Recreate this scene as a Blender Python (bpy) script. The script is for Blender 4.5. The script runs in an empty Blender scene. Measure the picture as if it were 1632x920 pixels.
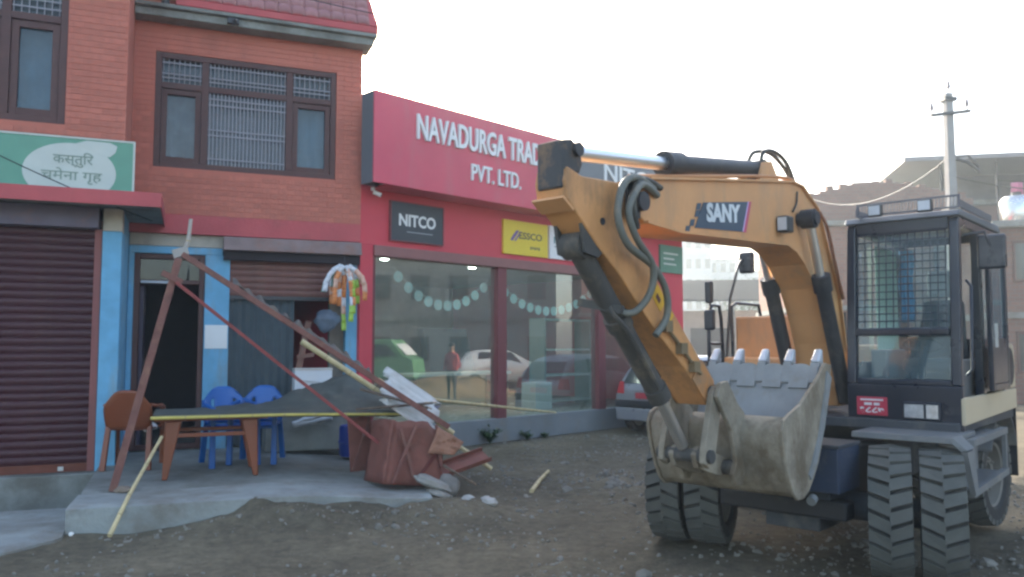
import bpy, bmesh, math, random
from mathutils import Vector, Matrix, noise
random.seed(7)
SCN = bpy.context.scene
COL = SCN.collection
R = math.radians
PI = math.pi

# ------------------------------------------------------------------ camera
cam = bpy.data.cameras.new('Camera')
cam.sensor_width = 36.0
cam.lens = 36.0 * 1281.0 / 1632.0
cam.clip_start = 0.05
cam.clip_end = 1000.0
cam_o = bpy.data.objects.new('Camera', cam)
COL.objects.link(cam_o)
cam_o.location = (0, 0, 1.75)
cam_o.rotation_euler = (R(90) + math.atan(88 / 1281.0), 0, 0)
SCN.camera = cam_o

# ------------------------------------------------------------------ sky, sun, exposure
SUN_EL, SUN_AZ = 25.0, -15.0            # azimuth measured from +Y towards +X
world = bpy.data.worlds.new('World')
SCN.world = world
world.use_nodes = True
wn = world.node_tree.nodes
wl = world.node_tree.links
wn.clear()
sky = wn.new('ShaderNodeTexSky')
sky.sky_type = 'NISHITA'
sky.sun_disc = False
sky.sun_elevation = R(SUN_EL)
sky.sun_rotation = R(SUN_AZ)
sky.air_density = 1.0
sky.dust_density = 2.9
sky.ozone_density = 0.25
bg = wn.new('ShaderNodeBackground')
bg.inputs['Strength'].default_value = 0.15
wo = wn.new('ShaderNodeOutputWorld')
wl.new(sky.outputs[0], bg.inputs['Color'])
wl.new(bg.outputs[0], wo.inputs['Surface'])
sun = bpy.data.lights.new('Sun', 'SUN')
sun.energy = 3.2
sun.angle = R(0.6)
sun.color = (1.0, 0.93, 0.82)
sun_o = bpy.data.objects.new('Sun', sun)
COL.objects.link(sun_o)
sd = Vector((math.sin(R(SUN_AZ)) * math.cos(R(SUN_EL)), math.cos(R(SUN_AZ)) * math.cos(R(SUN_EL)), math.sin(R(SUN_EL))))
sun_o.rotation_euler = (-sd).to_track_quat('-Z', 'Y').to_euler()
sun_o.location = (-5, 30, 20)
vs = SCN.view_settings
vs.view_transform = 'Standard'
vs.look = 'None'
vs.exposure = 2.05
vs.gamma = 1.0
vs.use_curve_mapping = False
SCN.cycles.pixel_filter_type = 'BLACKMAN_HARRIS'
SCN.cycles.filter_width = 2.6
SCN.cycles.max_bounces = 6
SCN.cycles.diffuse_bounces = 3
SCN.cycles.glossy_bounces = 3
SCN.cycles.transparent_max_bounces = 12
SCN.cycles.volume_bounces = 0

# ------------------------------------------------------------------ helpers
_m = {}
def M(name, col, rough=0.75, metal=0.0, var=0.18, scale=2.5, bump=0.0, bscale=30.0, dirt=None, rnd=0.0, spec=0.4, detail=6.0, streak=1.0):
    """procedural material: base colour with noise variation, optional dirt layer (colour, amount, scale), bump"""
    if name in _m:
        return _m[name]
    m = bpy.data.materials.new(name)
    m.use_nodes = True
    nt = m.node_tree
    n, l = nt.nodes, nt.links
    b = n['Principled BSDF']
    b.inputs['Roughness'].default_value = rough
    b.inputs['Metallic'].default_value = metal
    b.inputs['Specular IOR Level'].default_value = spec
    tc = n.new('ShaderNodeTexCoord')
    nz = n.new('ShaderNodeTexNoise')
    nz.inputs['Scale'].default_value = scale
    nz.inputs['Detail'].default_value = detail
    nz.inputs['Roughness'].default_value = 0.62
    l.new(tc.outputs['Object'], nz.inputs['Vector'])
    mr = n.new('ShaderNodeMapRange')
    mr.inputs[1].default_value = 0.25
    mr.inputs[2].default_value = 0.75
    mr.inputs[3].default_value = 1.0 - var
    mr.inputs[4].default_value = 1.0 + var
    l.new(nz.outputs['Fac'], mr.inputs[0])
    hs = n.new('ShaderNodeHueSaturation')
    hs.inputs['Color'].default_value = (*col, 1)
    src = mr.outputs[0]
    if rnd > 0:
        oi = n.new('ShaderNodeObjectInfo')
        m2 = n.new('ShaderNodeMapRange')
        m2.inputs[3].default_value = 1.0 - rnd
        m2.inputs[4].default_value = 1.0 + rnd
        l.new(oi.outputs['Random'], m2.inputs[0])
        mu = n.new('ShaderNodeMath')
        mu.operation = 'MULTIPLY'
        l.new(src, mu.inputs[0])
        l.new(m2.outputs[0], mu.inputs[1])
        src = mu.outputs[0]
    l.new(src, hs.inputs['Value'])
    out = hs.outputs[0]
    if dirt:
        dcol, amt, dsc = dirt
        n2 = n.new('ShaderNodeTexNoise')
        n2.inputs['Scale'].default_value = dsc
        n2.inputs['Detail'].default_value = 8.0
        n2.inputs['Roughness'].default_value = 0.7
        mp = n.new('ShaderNodeMapping')
        mp.inputs['Location'].default_value = (3.1, 7.7, 1.3)
        mp.inputs['Scale'].default_value = (1, 1, streak)
        l.new(tc.outputs['Object'], mp.inputs['Vector'])
        l.new(mp.outputs[0], n2.inputs['Vector'])
        r2 = n.new('ShaderNodeMapRange')
        r2.inputs[1].default_value = 0.62 - 0.25 * amt
        r2.inputs[2].default_value = 0.78 - 0.2 * amt
        r2.inputs[3].default_value = 0.0
        r2.inputs[4].default_value = min(1.0, 0.45 + amt * 0.5)
        l.new(n2.outputs['Fac'], r2.inputs[0])
        mx = n.new('ShaderNodeMix')
        mx.data_type = 'RGBA'
        mx.inputs['B'].default_value = (*dcol, 1)
        l.new(r2.outputs[0], mx.inputs['Factor'])
        l.new(out, mx.inputs['A'])
        out = mx.outputs['Result']
    l.new(out, b.inputs['Base Color'])
    # roughness variation
    rr = n.new('ShaderNodeMapRange')
    rr.inputs[3].default_value = max(0.03, rough - 0.12)
    rr.inputs[4].default_value = min(1.0, rough + 0.12)
    l.new(nz.outputs['Fac'], rr.inputs[0])
    l.new(rr.outputs[0], b.inputs['Roughness'])
    if bump > 0:
        n3 = n.new('ShaderNodeTexNoise')
        n3.inputs['Scale'].default_value = bscale
        n3.inputs['Detail'].default_value = 8.0
        l.new(tc.outputs['Object'], n3.inputs['Vector'])
        bp = n.new('ShaderNodeBump')
        bp.inputs['Strength'].default_value = bump
        bp.inputs['Distance'].default_value = 0.02
        l.new(n3.outputs['Fac'], bp.inputs['Height'])
        l.new(bp.outputs[0], b.inputs['Normal'])
    _m[name] = m
    return m

def glass_mat(name, tint=(0.8, 0.87, 0.87), ior=1.6, dust_sheen=0.04, rough=0.015, film=(0.45, 0.46, 0.44)):
    if name in _m:
        return _m[name]
    m = bpy.data.materials.new(name)
    m.use_nodes = True
    nt = m.node_tree
    n, l = nt.nodes, nt.links
    n.clear()
    out = n.new('ShaderNodeOutputMaterial')
    tr = n.new('ShaderNodeBsdfTransparent')
    tr.inputs[0].default_value = (*tint, 1)
    gl = n.new('ShaderNodeBsdfGlossy')
    gl.inputs['Roughness'].default_value = rough
    gl.inputs['Color'].default_value = (0.95, 0.97, 0.97, 1)
    fr = n.new('ShaderNodeFresnel')
    fr.inputs['IOR'].default_value = ior
    mx = n.new('ShaderNodeMixShader')
    ge = n.new('ShaderNodeNewGeometry')
    fm = n.new('ShaderNodeMath')
    fm.operation = 'SUBTRACT'
    fm.use_clamp = True
    l.new(fr.outputs[0], fm.inputs[0])
    l.new(ge.outputs['Backfacing'], fm.inputs[1])
    l.new(fm.outputs[0], mx.inputs[0])
    l.new(tr.outputs[0], mx.inputs[1])
    l.new(gl.outputs[0], mx.inputs[2])
    df = n.new('ShaderNodeBsdfDiffuse')
    df.inputs[0].default_value = (*film, 1)
    tc = n.new('ShaderNodeTexCoord')
    nz = n.new('ShaderNodeTexNoise')
    nz.inputs['Scale'].default_value = 2.0
    nz.inputs['Detail'].default_value = 6
    l.new(tc.outputs['Object'], nz.inputs['Vector'])
    mr = n.new('ShaderNodeMapRange')
    mr.inputs[3].default_value = 0.0
    mr.inputs[4].default_value = dust_sheen * 2  # diffuse film: dust, plus reflected sky painted in on some panes
    l.new(nz.outputs['Fac'], mr.inputs[0])
    m2 = n.new('ShaderNodeMixShader')
    l.new(mr.outputs[0], m2.inputs[0])
    l.new(mx.outputs[0], m2.inputs[1])
    l.new(df.outputs[0], m2.inputs[2])
    l.new(m2.outputs[0], out.inputs[0])
    _m[name] = m
    return m

def emit_mat(name, col, s):
    m = bpy.data.materials.new(name)
    m.use_nodes = True
    b = m.node_tree.nodes['Principled BSDF']
    b.inputs['Base Color'].default_value = (*col, 1)
    b.inputs['Emission Color'].default_value = (*col, 1)
    b.inputs['Emission Strength'].default_value = s
    return m

class MB:
    def __init__(s):
        s.v, s.f = [], []
    def quad(s, *p):
        i = len(s.v)
        s.v += [tuple(q) for q in p]
        s.f.append(tuple(range(i, i + len(p))))
        return s
    def box(s, x0, x1, y0, y1, z0, z1):
        return s.hexa([(x0, y0, z0), (x1, y0, z0), (x1, y1, z0), (x0, y1, z0), (x0, y0, z1), (x1, y0, z1), (x1, y1, z1), (x0, y1, z1)])
    def hexa(s, p):
        i = len(s.v)
        s.v += [tuple(q) for q in p]
        s.f += [(i, i + 3, i + 2, i + 1), (i + 4, i + 5, i + 6, i + 7), (i, i + 1, i + 5, i + 4), (i + 1, i + 2, i + 6, i + 5), (i + 2, i + 3, i + 7, i + 6), (i + 3, i, i + 4, i + 7)]
        return s
    def bar(s, p, q, w, h, up=(0, 0, 1)):
        """rectangular bar from p to q, width w (sideways), height h (along up)"""
        p, q = Vector(p), Vector(q)
        d = (q - p).normalized()
        u = Vector(up)
        a = d.cross(u)
        if a.length < 1e-4:
            a = d.cross(Vector((1, 0, 0)))
        a.normalize()
        b = a.cross(d).normalized()
        a, b = a * w / 2, b * h / 2
        return s.hexa([p - a - b, p + a - b, q + a - b, q - a - b, p - a + b, p + a + b, q + a + b, q - a + b])
    def cyl(s, p, q, r, r2=None, n=12, cap=True):
        p, q = Vector(p), Vector(q)
        r2 = r if r2 is None else r2
        d = (q - p).normalized()
        a = d.orthogonal().normalized()
        b = d.cross(a)
        i = len(s.v)
        for c, rr in ((p, r), (q, r2)):
            for k in range(n):
                t = 2 * PI * k / n
                s.v.append(tuple(c + a * rr * math.cos(t) + b * rr * math.sin(t)))
        for k in range(n):
            k2 = (k + 1) % n
            s.f.append((i + k, i + k2, i + n + k2, i + n + k))
        if cap:
            s.f.append(tuple(i + n - 1 - k for k in range(n)))
            s.f.append(tuple(i + n + k for k in range(n)))
        return s
    def tube(s, pts, r, n=8):
        pts = [Vector(p) for p in pts]
        rs = r if isinstance(r, (list, tuple)) else [r] * len(pts)
        i = len(s.v)
        prev = None
        for j, p in enumerate(pts):
            if j == 0: d = pts[1] - p
            elif j == len(pts) - 1: d = p - pts[j - 1]
            else: d = pts[j + 1] - pts[j - 1]
            d.normalize()
            if prev is None: a = d.orthogonal().normalized()
            else: a = (prev - d * prev.dot(d)).normalized()
            prev = a
            b = d.cross(a)
            for k in range(n):
                t = 2 * PI * k / n
                s.v.append(tuple(p + (a * math.cos(t) + b * math.sin(t)) * rs[j]))
        for j in range(len(pts) - 1):
            for k in range(n):
                k2 = (k + 1) % n
                o = i + j * n
                s.f.append((o + k, o + k2, o + n + k2, o + n + k))
        s.f.append(tuple(i + n - 1 - k for k in range(n)))
        o = i + (len(pts) - 1) * n
        s.f.append(tuple(o + k for k in range(n)))
        return s
    def prism(s, poly, a0, a1, axis='y'):
        """poly: list of 2D points; axis y -> (x,z), axis z -> (x,y), axis x -> (y,z)"""
        def P(c, a):
            if axis == 'y': return (c[0], a, c[1])
            if axis == 'z': return (c[0], c[1], a)
            return (a, c[0], c[1])
        n = len(poly)
        i = len(s.v)
        s.v += [P(c, a0) for c in poly] + [P(c, a1) for c in poly]
        s.f.append(tuple(i + k for k in range(n)))
        s.f.append(tuple(i + n + n - 1 - k for k in range(n)))
        for k in range(n):
            k2 = (k + 1) % n
            s.f.append((i + k2, i + k, i + n + k, i + n + k2))
        return s
    def lathe(s, prof, c=(0, 0, 0), axis='y', n=32, close=False):
        """prof: list of (radius, along)"""
        i = len(s.v)
        for (r, a) in prof:
            for k in range(n):
                t = 2 * PI * k / n
                ca, sa = r * math.cos(t), r * math.sin(t)
                if axis == 'y': s.v.append((c[0] + ca, c[1] + a, c[2] + sa))
                elif axis == 'z': s.v.append((c[0] + ca, c[1] + sa, c[2] + a))
                else: s.v.append((c[0] + a, c[1] + ca, c[2] + sa))
        for j in range(len(prof) - 1):
            for k in range(n):
                k2 = (k + 1) % n
                o = i + j * n
                s.f.append((o + k, o + k2, o + n + k2, o + n + k))
        return s
    def grid(s, fn, nu, nv):
        i = len(s.v)
        for a in range(nu + 1):
            for b in range(nv + 1):
                s.v.append(tuple(fn(a / nu, b / nv)))
        for a in range(nu):
            for b in range(nv):
                o = i + a * (nv + 1) + b
                s.f.append((o, o + nv + 1, o + nv + 2, o + 1))
        return s
    def rock(s, c, sx, sy, sz, seed=0, sub=2, rough=0.25):
        bm = bmesh.new()
        bmesh.ops.create_icosphere(bm, subdivisions=sub, radius=1.0)
        i = len(s.v)
        for v in bm.verts:
            k = 1 + rough * noise.noise(v.co * 1.6 + Vector((seed * 3.7, seed * 1.3, seed)))
            s.v.append((c[0] + v.co.x * sx * k, c[1] + v.co.y * sy * k, c[2] + v.co.z * sz * k))
        for f in bm.faces:
            s.f.append(tuple(i + v.index for v in f.verts))
        bm.free()
        return s
    def xf(s, mat, start=0):
        for k in range(start, len(s.v)):
            s.v[k] = tuple(mat @ Vector(s.v[k]))
        return s
    def mesh(s, name, mat=None, smooth=None, weld=False):
        me = bpy.data.meshes.new(name)
        me.from_pydata([tuple(v) for v in s.v], [], s.f)
        me.update()
        bm = bmesh.new()
        bm.from_mesh(me)
        if weld:
            bmesh.ops.remove_doubles(bm, verts=bm.verts, dist=1e-5)
        bmesh.ops.recalc_face_normals(bm, faces=bm.faces)
        bm.to_mesh(me)
        bm.free()
        if mat: me.materials.append(mat)
        if smooth:
            for p in me.polygons: p.use_smooth = True
            me.set_sharp_from_angle(angle=R(smooth))
        return me
    def build(s, name, mat, parent=None, smooth=None, bevel=0, weld=False, solid=0):
        o = bpy.data.objects.new(name, s.mesh(name, mat, smooth, weld))
        COL.objects.link(o)
        o.parent = parent
        if solid:
            md = o.modifiers.new('Solid', 'SOLIDIFY')
            md.thickness = solid
            md.offset = 0
        if bevel:
            md = o.modifiers.new('Bevel', 'BEVEL')
            md.width = bevel
            md.segments = 2
            md.limit_method = 'ANGLE'
            md.angle_limit = R(40)
        return o

def tag(o, label=None, cat=None, group=None, kind=None):
    if label: o['label'] = label
    if cat: o['category'] = cat
    if group: o['group'] = group
    if kind: o['kind'] = kind
    return o

def thing(name, label, cat, loc=(0, 0, 0), rz=0.0, group=None, rot=None):
    o = bpy.data.objects.new(name, None)
    o.empty_display_size = 0.2
    COL.objects.link(o)
    o.location = loc
    o.rotation_euler = rot if rot else (0, 0, rz)
    return tag(o, label, cat, group)

def copy_tree(o, parent=None):
    c = o.copy()
    COL.objects.link(c)
    c.parent = parent
    for ch in list(o.children):
        copy_tree(ch, c)
    return c

def inst(name, me, parent, loc=(0, 0, 0), rot=None, scale=None):
    o = bpy.data.objects.new(name, me)
    COL.objects.link(o)
    o.parent = parent
    o.location = loc
    if rot: o.rotation_euler = rot
    if scale: o.scale = scale
    return o

def text_mesh(s, depth, bold=0.0):
    c = bpy.data.curves.new('txt', 'FONT')
    c.body = s
    c.size = 1.0
    c.extrude = 0.5
    c.offset = bold
    c.resolution_u = 3
    o = bpy.data.objects.new('txt', c)
    COL.objects.link(o)
    dg = bpy.context.evaluated_depsgraph_get()
    me = bpy.data.meshes.new_from_object(o.evaluated_get(dg))
    bpy.data.objects.remove(o)
    bpy.data.curves.remove(c)
    return me

def lettering(s, mat, parent, x0, x1, z0, z1, y, depth=0.02, name='letter', split=True, bold=0.0, shear=0.0):
    """upright lettering filling the box x0..x1, z0..z1 on the plane y (front at y-depth); one part per letter"""
    me = text_mesh(s, depth, bold)
    bm = bmesh.new()
    bm.from_mesh(me)
    bpy.data.meshes.remove(me)
    bmesh.ops.remove_doubles(bm, verts=bm.verts, dist=1e-5)
    xs = [v.co.x for v in bm.verts]
    ys = [v.co.y for v in bm.verts]
    ax, bx_, ay, by = min(xs), max(xs), min(ys), max(ys)
    for v in bm.verts:
        tx = (v.co.x - ax) / (bx_ - ax)
        ty = (v.co.y - ay) / (by - ay)
        v.co = Vector((x0 + tx * (x1 - x0) + shear * ty, y - depth * (v.co.z + 0.5), z0 + ty * (z1 - z0)))
    bm.verts.index_update()
    groups = []
    if split:
        seen = set()
        for v in bm.verts:
            if v.index in seen: continue
            st, comp = [v], []
            seen.add(v.index)
            while st:
                a = st.pop()
                comp.append(a)
                for e in a.link_edges:
                    b = e.other_vert(a)
                    if b.index not in seen:
                        seen.add(b.index)
                        st.append(b)
            groups.append(comp)
    else:
        groups = [list(bm.verts)]
    res = []
    for g in groups:
        idx = {v.index: i for i, v in enumerate(g)}
        fs = {f for v in g for f in v.link_faces}
        m2 = bpy.data.meshes.new(name)
        m2.from_pydata([tuple(v.co) for v in g], [], [tuple(idx[v.index] for v in f.verts) for f in fs])
        b2 = bmesh.new()
        b2.from_mesh(m2)
        bmesh.ops.recalc_face_normals(b2, faces=b2.faces)
        b2.to_mesh(m2)
        b2.free()
        m2.materials.append(mat)
        o = bpy.data.objects.new(name, m2)
        COL.objects.link(o)
        o.parent = parent
        res.append(o)
    bm.free()
    return res

def frame_rect(mb, x0, x1, z0, z1, w, y0, y1):
    """rectangular frame of bar width w in the xz plane"""
    mb.box(x0, x0 + w, y0, y1, z0, z1)
    mb.box(x1 - w, x1, y0, y1, z0, z1)
    mb.box(x0 + w, x1 - w, y0, y1, z0, z0 + w)
    mb.box(x0 + w, x1 - w, y0, y1, z1 - w, z1)
    return mb

# ------------------------------------------------------------------ materials
DIRT = (0.21, 0.18, 0.14)
m_brick = M('painted_brick', (0.49, 0.160, 0.112), 0.85, var=0.12, scale=1.2, bump=0.25, bscale=60, rnd=0.10, dirt=((0.33, 0.12, 0.09), 0.45, 1.6), streak=0.3)
m_mortar = M('painted_mortar', (0.47, 0.152, 0.106), 0.9, var=0.1)
m_redband = M('red_painted_band', (0.46, 0.095, 0.10), 0.8, var=0.15, bump=0.1, dirt=((0.25, 0.1, 0.08), 0.3, 2.0))
m_conc = M('concrete', (0.235, 0.245, 0.225), 0.9, var=0.3, scale=2.2, bump=0.5, bscale=25, dirt=((0.12, 0.11, 0.09), 0.6, 1.3))
m_conc2 = M('pale_concrete', (0.295, 0.315, 0.30), 0.9, var=0.25, scale=2.0, bump=0.5, bscale=30, dirt=((0.17, 0.15, 0.12), 0.62, 1.4))
m_cream = M('cream_plaster', (0.44, 0.40, 0.33), 0.9, var=0.15, dirt=((0.25, 0.22, 0.18), 0.5, 2.0))
m_blue = M('blue_wall_paint', (0.15, 0.39, 0.58), 0.75, var=0.18, scale=4, bump=0.15, dirt=((0.24, 0.27, 0.26), 0.5, 3.0), streak=0.25)
m_dwood = M('dark_brown_wood', (0.085, 0.035, 0.03), 0.55, var=0.2, scale=6, bump=0.1)
m_shutter = M('maroon_shutter_steel', (0.060, 0.017, 0.022), 0.5, var=0.2, scale=3, dirt=((0.10, 0.045, 0.035), 0.3, 3.0))
m_grille = M('grey_steel_grille', (0.30, 0.29, 0.32), 0.5, var=0.1)
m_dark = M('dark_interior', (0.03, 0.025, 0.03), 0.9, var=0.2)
m_curtain = M('pale_curtain', (0.40, 0.32, 0.35), 0.9, var=0.35, scale=4, dirt=((0.25, 0.10, 0.12), 0.35, 6.0))
m_curtblue = M('blue_curtain', (0.18, 0.36, 0.52), 0.9, var=0.2, scale=5)
m_green = M('sign_green', (0.13, 0.31, 0.22), 0.55, var=0.1)
m_white = M('white_paint', (0.74, 0.75, 0.74), 0.55, var=0.06)
m_signwhite = M('sign_pale', (0.52, 0.55, 0.50), 0.6, var=0.08)
m_signtext = M('sign_text_dark_green', (0.22, 0.28, 0.23), 0.7, var=0.1)
m_tile = M('red_roof_tile', (0.38, 0.18, 0.18), 0.8, var=0.2, rnd=0.12, bump=0.15, dirt=((0.35, 0.26, 0.25), 0.4, 4.0))
m_red = M('shop_red_panel', (0.60, 0.085, 0.125), 0.45, var=0.10, scale=0.9, spec=0.45, dirt=((0.50, 0.13, 0.15), 0.5, 2.4), streak=0.22)
m_redcol = M('shop_red_wall', (0.57, 0.065, 0.085), 0.6, var=0.08, scale=1.0)
m_grey = M('grey_panel', (0.13, 0.15, 0.17), 0.5, var=0.08)
m_board = M('charcoal_board', (0.055, 0.062, 0.068), 0.45, var=0.08)
m_yellow = M('yellow_board', (0.72, 0.55, 0.05), 0.5, var=0.05)
m_mull = M('maroon_window_frame', (0.17, 0.05, 0.055), 0.5, var=0.1)
m_plinth = M('grey_plinth_paint', (0.185, 0.205, 0.215), 0.7, var=0.12, dirt=((0.21, 0.18, 0.14), 0.4, 1.5), bump=0.1)
m_rust = M('rusty_red_steel', (0.19, 0.082, 0.066), 0.8, var=0.3, scale=9, bump=0.15, dirt=((0.27, 0.15, 0.10), 0.5, 7.0))
m_rustsheet = M('rusty_sheet', (0.21, 0.080, 0.060), 0.75, var=0.25, scale=4, bump=0.12, dirt=((0.13, 0.06, 0.045), 0.5, 3.0))
m_bamboo = M('bamboo', (0.56, 0.46, 0.25), 0.6, var=0.25, scale=8, dirt=((0.35, 0.26, 0.14), 0.3, 10.0))
m_tarp = M('dark_tarpaulin', (0.075, 0.085, 0.075), 0.7, var=0.3, scale=5, bump=0.2, bscale=12, dirt=((0.16, 0.15, 0.12), 0.4, 4))
m_foil = M('white_foam_sheet', (0.55, 0.55, 0.53), 0.7, var=0.2, dirt=((0.3, 0.27, 0.22), 0.4, 6.0))
m_bplastic = M('blue_plastic', (0.008, 0.10, 0.36), 0.38, var=0.08, spec=0.5)
m_brplastic = M('brown_plastic', (0.20, 0.052, 0.018), 0.42, var=0.12, spec=0.5)
m_stone = M('grey_stone', (0.27, 0.26, 0.235), 0.9, var=0.25, scale=6, bump=0.4, bscale=30, rnd=0.2)
m_black = M('black_rubber', (0.022, 0.022, 0.024), 0.6, var=0.2, dirt=((0.10, 0.09, 0.075), 0.3, 4.0))
m_metal = M('dark_metal', (0.05, 0.052, 0.056), 0.5, metal=0.3, var=0.2)
m_chrome = M('chrome_rod', (0.70, 0.72, 0.74), 0.36, metal=1.0, var=0.03)

# ------------------------------------------------------------------ frames of reference
HA = math.atan2(0.375, 0.927)
HC = Vector((-2.35, 12.38, 0))
HE = Vector((math.cos(HA), math.sin(HA), 0))
HN = Vector((math.sin(HA), -math.cos(HA), 0))
def hw(s, off, z): return HC + HE * s + HN * off + Vector((0, 0, z))
def to_h(x, y):
    d = Vector((x, y, 0)) - HC
    return d.dot(HE), d.dot(HN)
SA = R(45)
SC = Vector((-2.35, 12.38, 0))
SE = Vector((math.cos(SA), math.sin(SA), 0))
SN = Vector((math.sin(SA), -math.cos(SA), 0))
def sw(s, off, z): return SC + SE * s + SN * off + Vector((0, 0, z))
EA = R(42)
EO = Vector((2.33, 6.75, 0))
FW = Vector((-math.sin(EA), -math.cos(EA), 0))
LF = Vector((math.cos(EA), -math.sin(EA), 0))
def ew(u, v, z): return EO + FW * u + LF * v + Vector((0, 0, z))

def sstep(a, b, x):
    t = max(0.0, min(1.0, (x - a) / (b - a)))
    return t * t * (3 - 2 * t)

def porch_z(s): return 0.25 - 0.12 * sstep(-1.7, 0.1, s)

def gh(x, y):
    r = math.hypot(x, y)
    n1 = noise.noise(Vector((x * 0.35, y * 0.35, 1.0)))
    n2 = noise.noise(Vector((x * 1.3, y * 1.3, 5.0)))
    n3 = noise.noise(Vector((x * 4.5, y * 4.5, 9.0)))
    n4 = noise.noise(Vector((x * 13.0, y * 13.0, 3.0)))
    k = 1.0 / (1 + (r / 40.0) ** 2)
    h = (0.035 * n1 + 0.028 * n2 + 0.014 * n3 + 0.006 * n4) * k - 0.01
    s, f = to_h(x, y)
    if -14 < s < 6 and -4 < f < 8:
        # drain in front of the shutter plinth
        d = sstep(-3.28, -3.36, s) * sstep(1.2, 1.3, f) * sstep(2.85, 2.72, f)
        h -= 0.26 * d
        # earth banked against the porch edge
        b = sstep(-3.0, -1.6, s) * sstep(0.9, 0.1, s) * math.exp(-((f - 4.1) / 0.55) ** 2)
        h += (0.125 + 0.05 * n2 + 0.05 * n3) * b + 0.10 * math.exp(-((s + 1.75) / 0.3) ** 2 - ((f - 3.95) / 0.3) ** 2)
        # under the porch keep the ground low
        if -3.42 < s < 0.0 and f < 3.6:
            h = min(h, 0.0)
    # rubble ridge in the middle of the lot
    h += 0.05 * math.exp(-((x - 1.2) / 1.1) ** 2 - ((y - 9.6) / 1.6) ** 2) * (0.6 + n3)
    # wheels stand at z = 0
    for (u, v) in ((0.08, 1.03), (0.08, -0.81), (-2.35, 1.03), (-2.35, -0.81)):
        c = ew(u, v, 0)
        d2 = (x - c.x) ** 2 + (y - c.y) ** 2
        if d2 < 1.5:
            t = math.exp(-d2 / 0.35)
            h = h * (1 - t) - 0.004 * t
    du, dvv = (x - EO.x) * FW.x + (y - EO.y) * FW.y, (x - EO.x) * LF.x + (y - EO.y) * LF.y
    if -9 < du < 6:
        for vt in (1.0, -0.88):
            q_ = abs(dvv - vt - 0.05 * math.sin(du * 0.9))
            if q_ < 0.7:
                fade = sstep(0.45, 1.0, abs(du)) * k
                h += fade * (-0.035 * math.exp(-(q_ / 0.26) ** 4) + 0.03 * math.exp(-((q_ - 0.42) / 0.10) ** 2) * (0.6 + n3))
                h += fade * 0.008 * math.sin(du * 60 + 14 * abs(dvv - vt)) * math.exp(-(q_ / 0.3) ** 4)
    if (x - 2.6) ** 2 + (y - 16.0) ** 2 < 16: h *= 0.3
    return h

def axis_coords(c0, c1, fine, lo, hi, grow=1.12):
    a = []
    x = c0
    while x <= c1:
        a.append(x)
        x += fine
    st = fine
    x = c1
    while x < hi:
        st = min(st * grow, 12.0)
        x += st
        a.append(x)
    st = fine
    x = c0
    pre = []
    while x > lo:
        st = min(st * grow, 12.0)
        x -= st
        pre.append(x)
    return pre[::-1] + a

# ------------------------------------------------------------------ ground
def ground_material():
    m = bpy.data.materials.new('dirt_road')
    m.use_nodes = True
    n, l = m.node_tree.nodes, m.node_tree.links
    b = n['Principled BSDF']
    b.inputs['Roughness'].default_value = 0.95
    b.inputs['Specular IOR Level'].default_value = 0.2
    tc = n.new('ShaderNodeTexCoord')
    def nz(s, d=8.0, r=0.6):
        q = n.new('ShaderNodeTexNoise')
        q.inputs['Scale'].default_value = s
        q.inputs['Detail'].default_value = d
        q.inputs['Roughness'].default_value = r
        l.new(tc.outputs['Object'], q.inputs['Vector'])
        return q
    def ramp(src, *stops):
        q = n.new('ShaderNodeValToRGB')
        e = q.color_ramp.elements
        while len(e) < len(stops): e.new(0.5)
        for k, (p, c) in enumerate(stops):
            e[k].position = p
            e[k].color = (*c, 1)
        l.new(src, q.inputs[0])
        return q
    r1 = ramp(nz(0.55).outputs['Fac'], (0.30, (0.102, 0.089, 0.064)), (0.52, (0.152, 0.131, 0.092)), (0.72, (0.222, 0.190, 0.132)))
    r2 = ramp(nz(9.0, 6, 0.75).outputs['Fac'], (0.35, (0.60, 0.60, 0.60)), (0.62, (1.12, 1.11, 1.08)), (0.76, (1.4, 1.38, 1.33)))
    mx = n.new('ShaderNodeMix')
    mx.data_type = 'RGBA'
    mx.blend_type = 'MULTIPLY'
    mx.inputs['Factor'].default_value = 0.9
    l.new(r1.outputs[0], mx.inputs['A'])
    l.new(r2.outputs[0], mx.inputs['B'])
    # pale gravel specks
    vo = n.new('ShaderNodeTexVoronoi')
    vo.inputs['Scale'].default_value = 26.0
    l.new(tc.outputs['Object'], vo.inputs['Vector'])
    rv = ramp(vo.outputs['Distance'], (0.08, (1, 1, 1)), (0.22, (0, 0, 0)))
    msk = ramp(nz(1.3, 4).outputs['Fac'], (0.47, (0, 0, 0)), (0.62, (1, 1, 1)))
    mm = n.new('ShaderNodeMath')
    mm.operation = 'MULTIPLY'
    l.new(rv.outputs[0], mm.inputs[0])
    l.new(msk.outputs[0], mm.inputs[1])
    mx2 = n.new('ShaderNodeMix')
    mx2.data_type = 'RGBA'
    mx2.inputs['B'].default_value = (0.25, 0.235, 0.20, 1)
    l.new(mm.outputs[0], mx2.inputs['Factor'])
    l.new(mx.outputs['Result'], mx2.inputs['A'])
    l.new(mx2.outputs['Result'], b.inputs['Base Color'])
    bp = n.new('ShaderNodeBump')
    bp.inputs['Strength'].default_value = 0.7
    bp.inputs['Distance'].default_value = 0.03
    l.new(nz(16.0, 10, 0.72).outputs['Fac'], bp.inputs['Height'])
    l.new(bp.outputs[0], b.inputs['Normal'])
    return m

xs = axis_coords(-5.5, 7.0, 0.055, -160, 160)
ys = axis_coords(4.2, 14.0, 0.055, -60, 260)
g = MB()
for yy in ys:
    for xx in xs:
        g.v.append((xx, yy, gh(xx, yy)))
nx = len(xs)
for j in range(len(ys) - 1):
    for i in range(nx - 1):
        o = j * nx + i
        g.f.append((o, o + 1, o + nx + 1, o + nx))
tag(g.build('ground', ground_material(), smooth=80), kind='structure')

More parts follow.
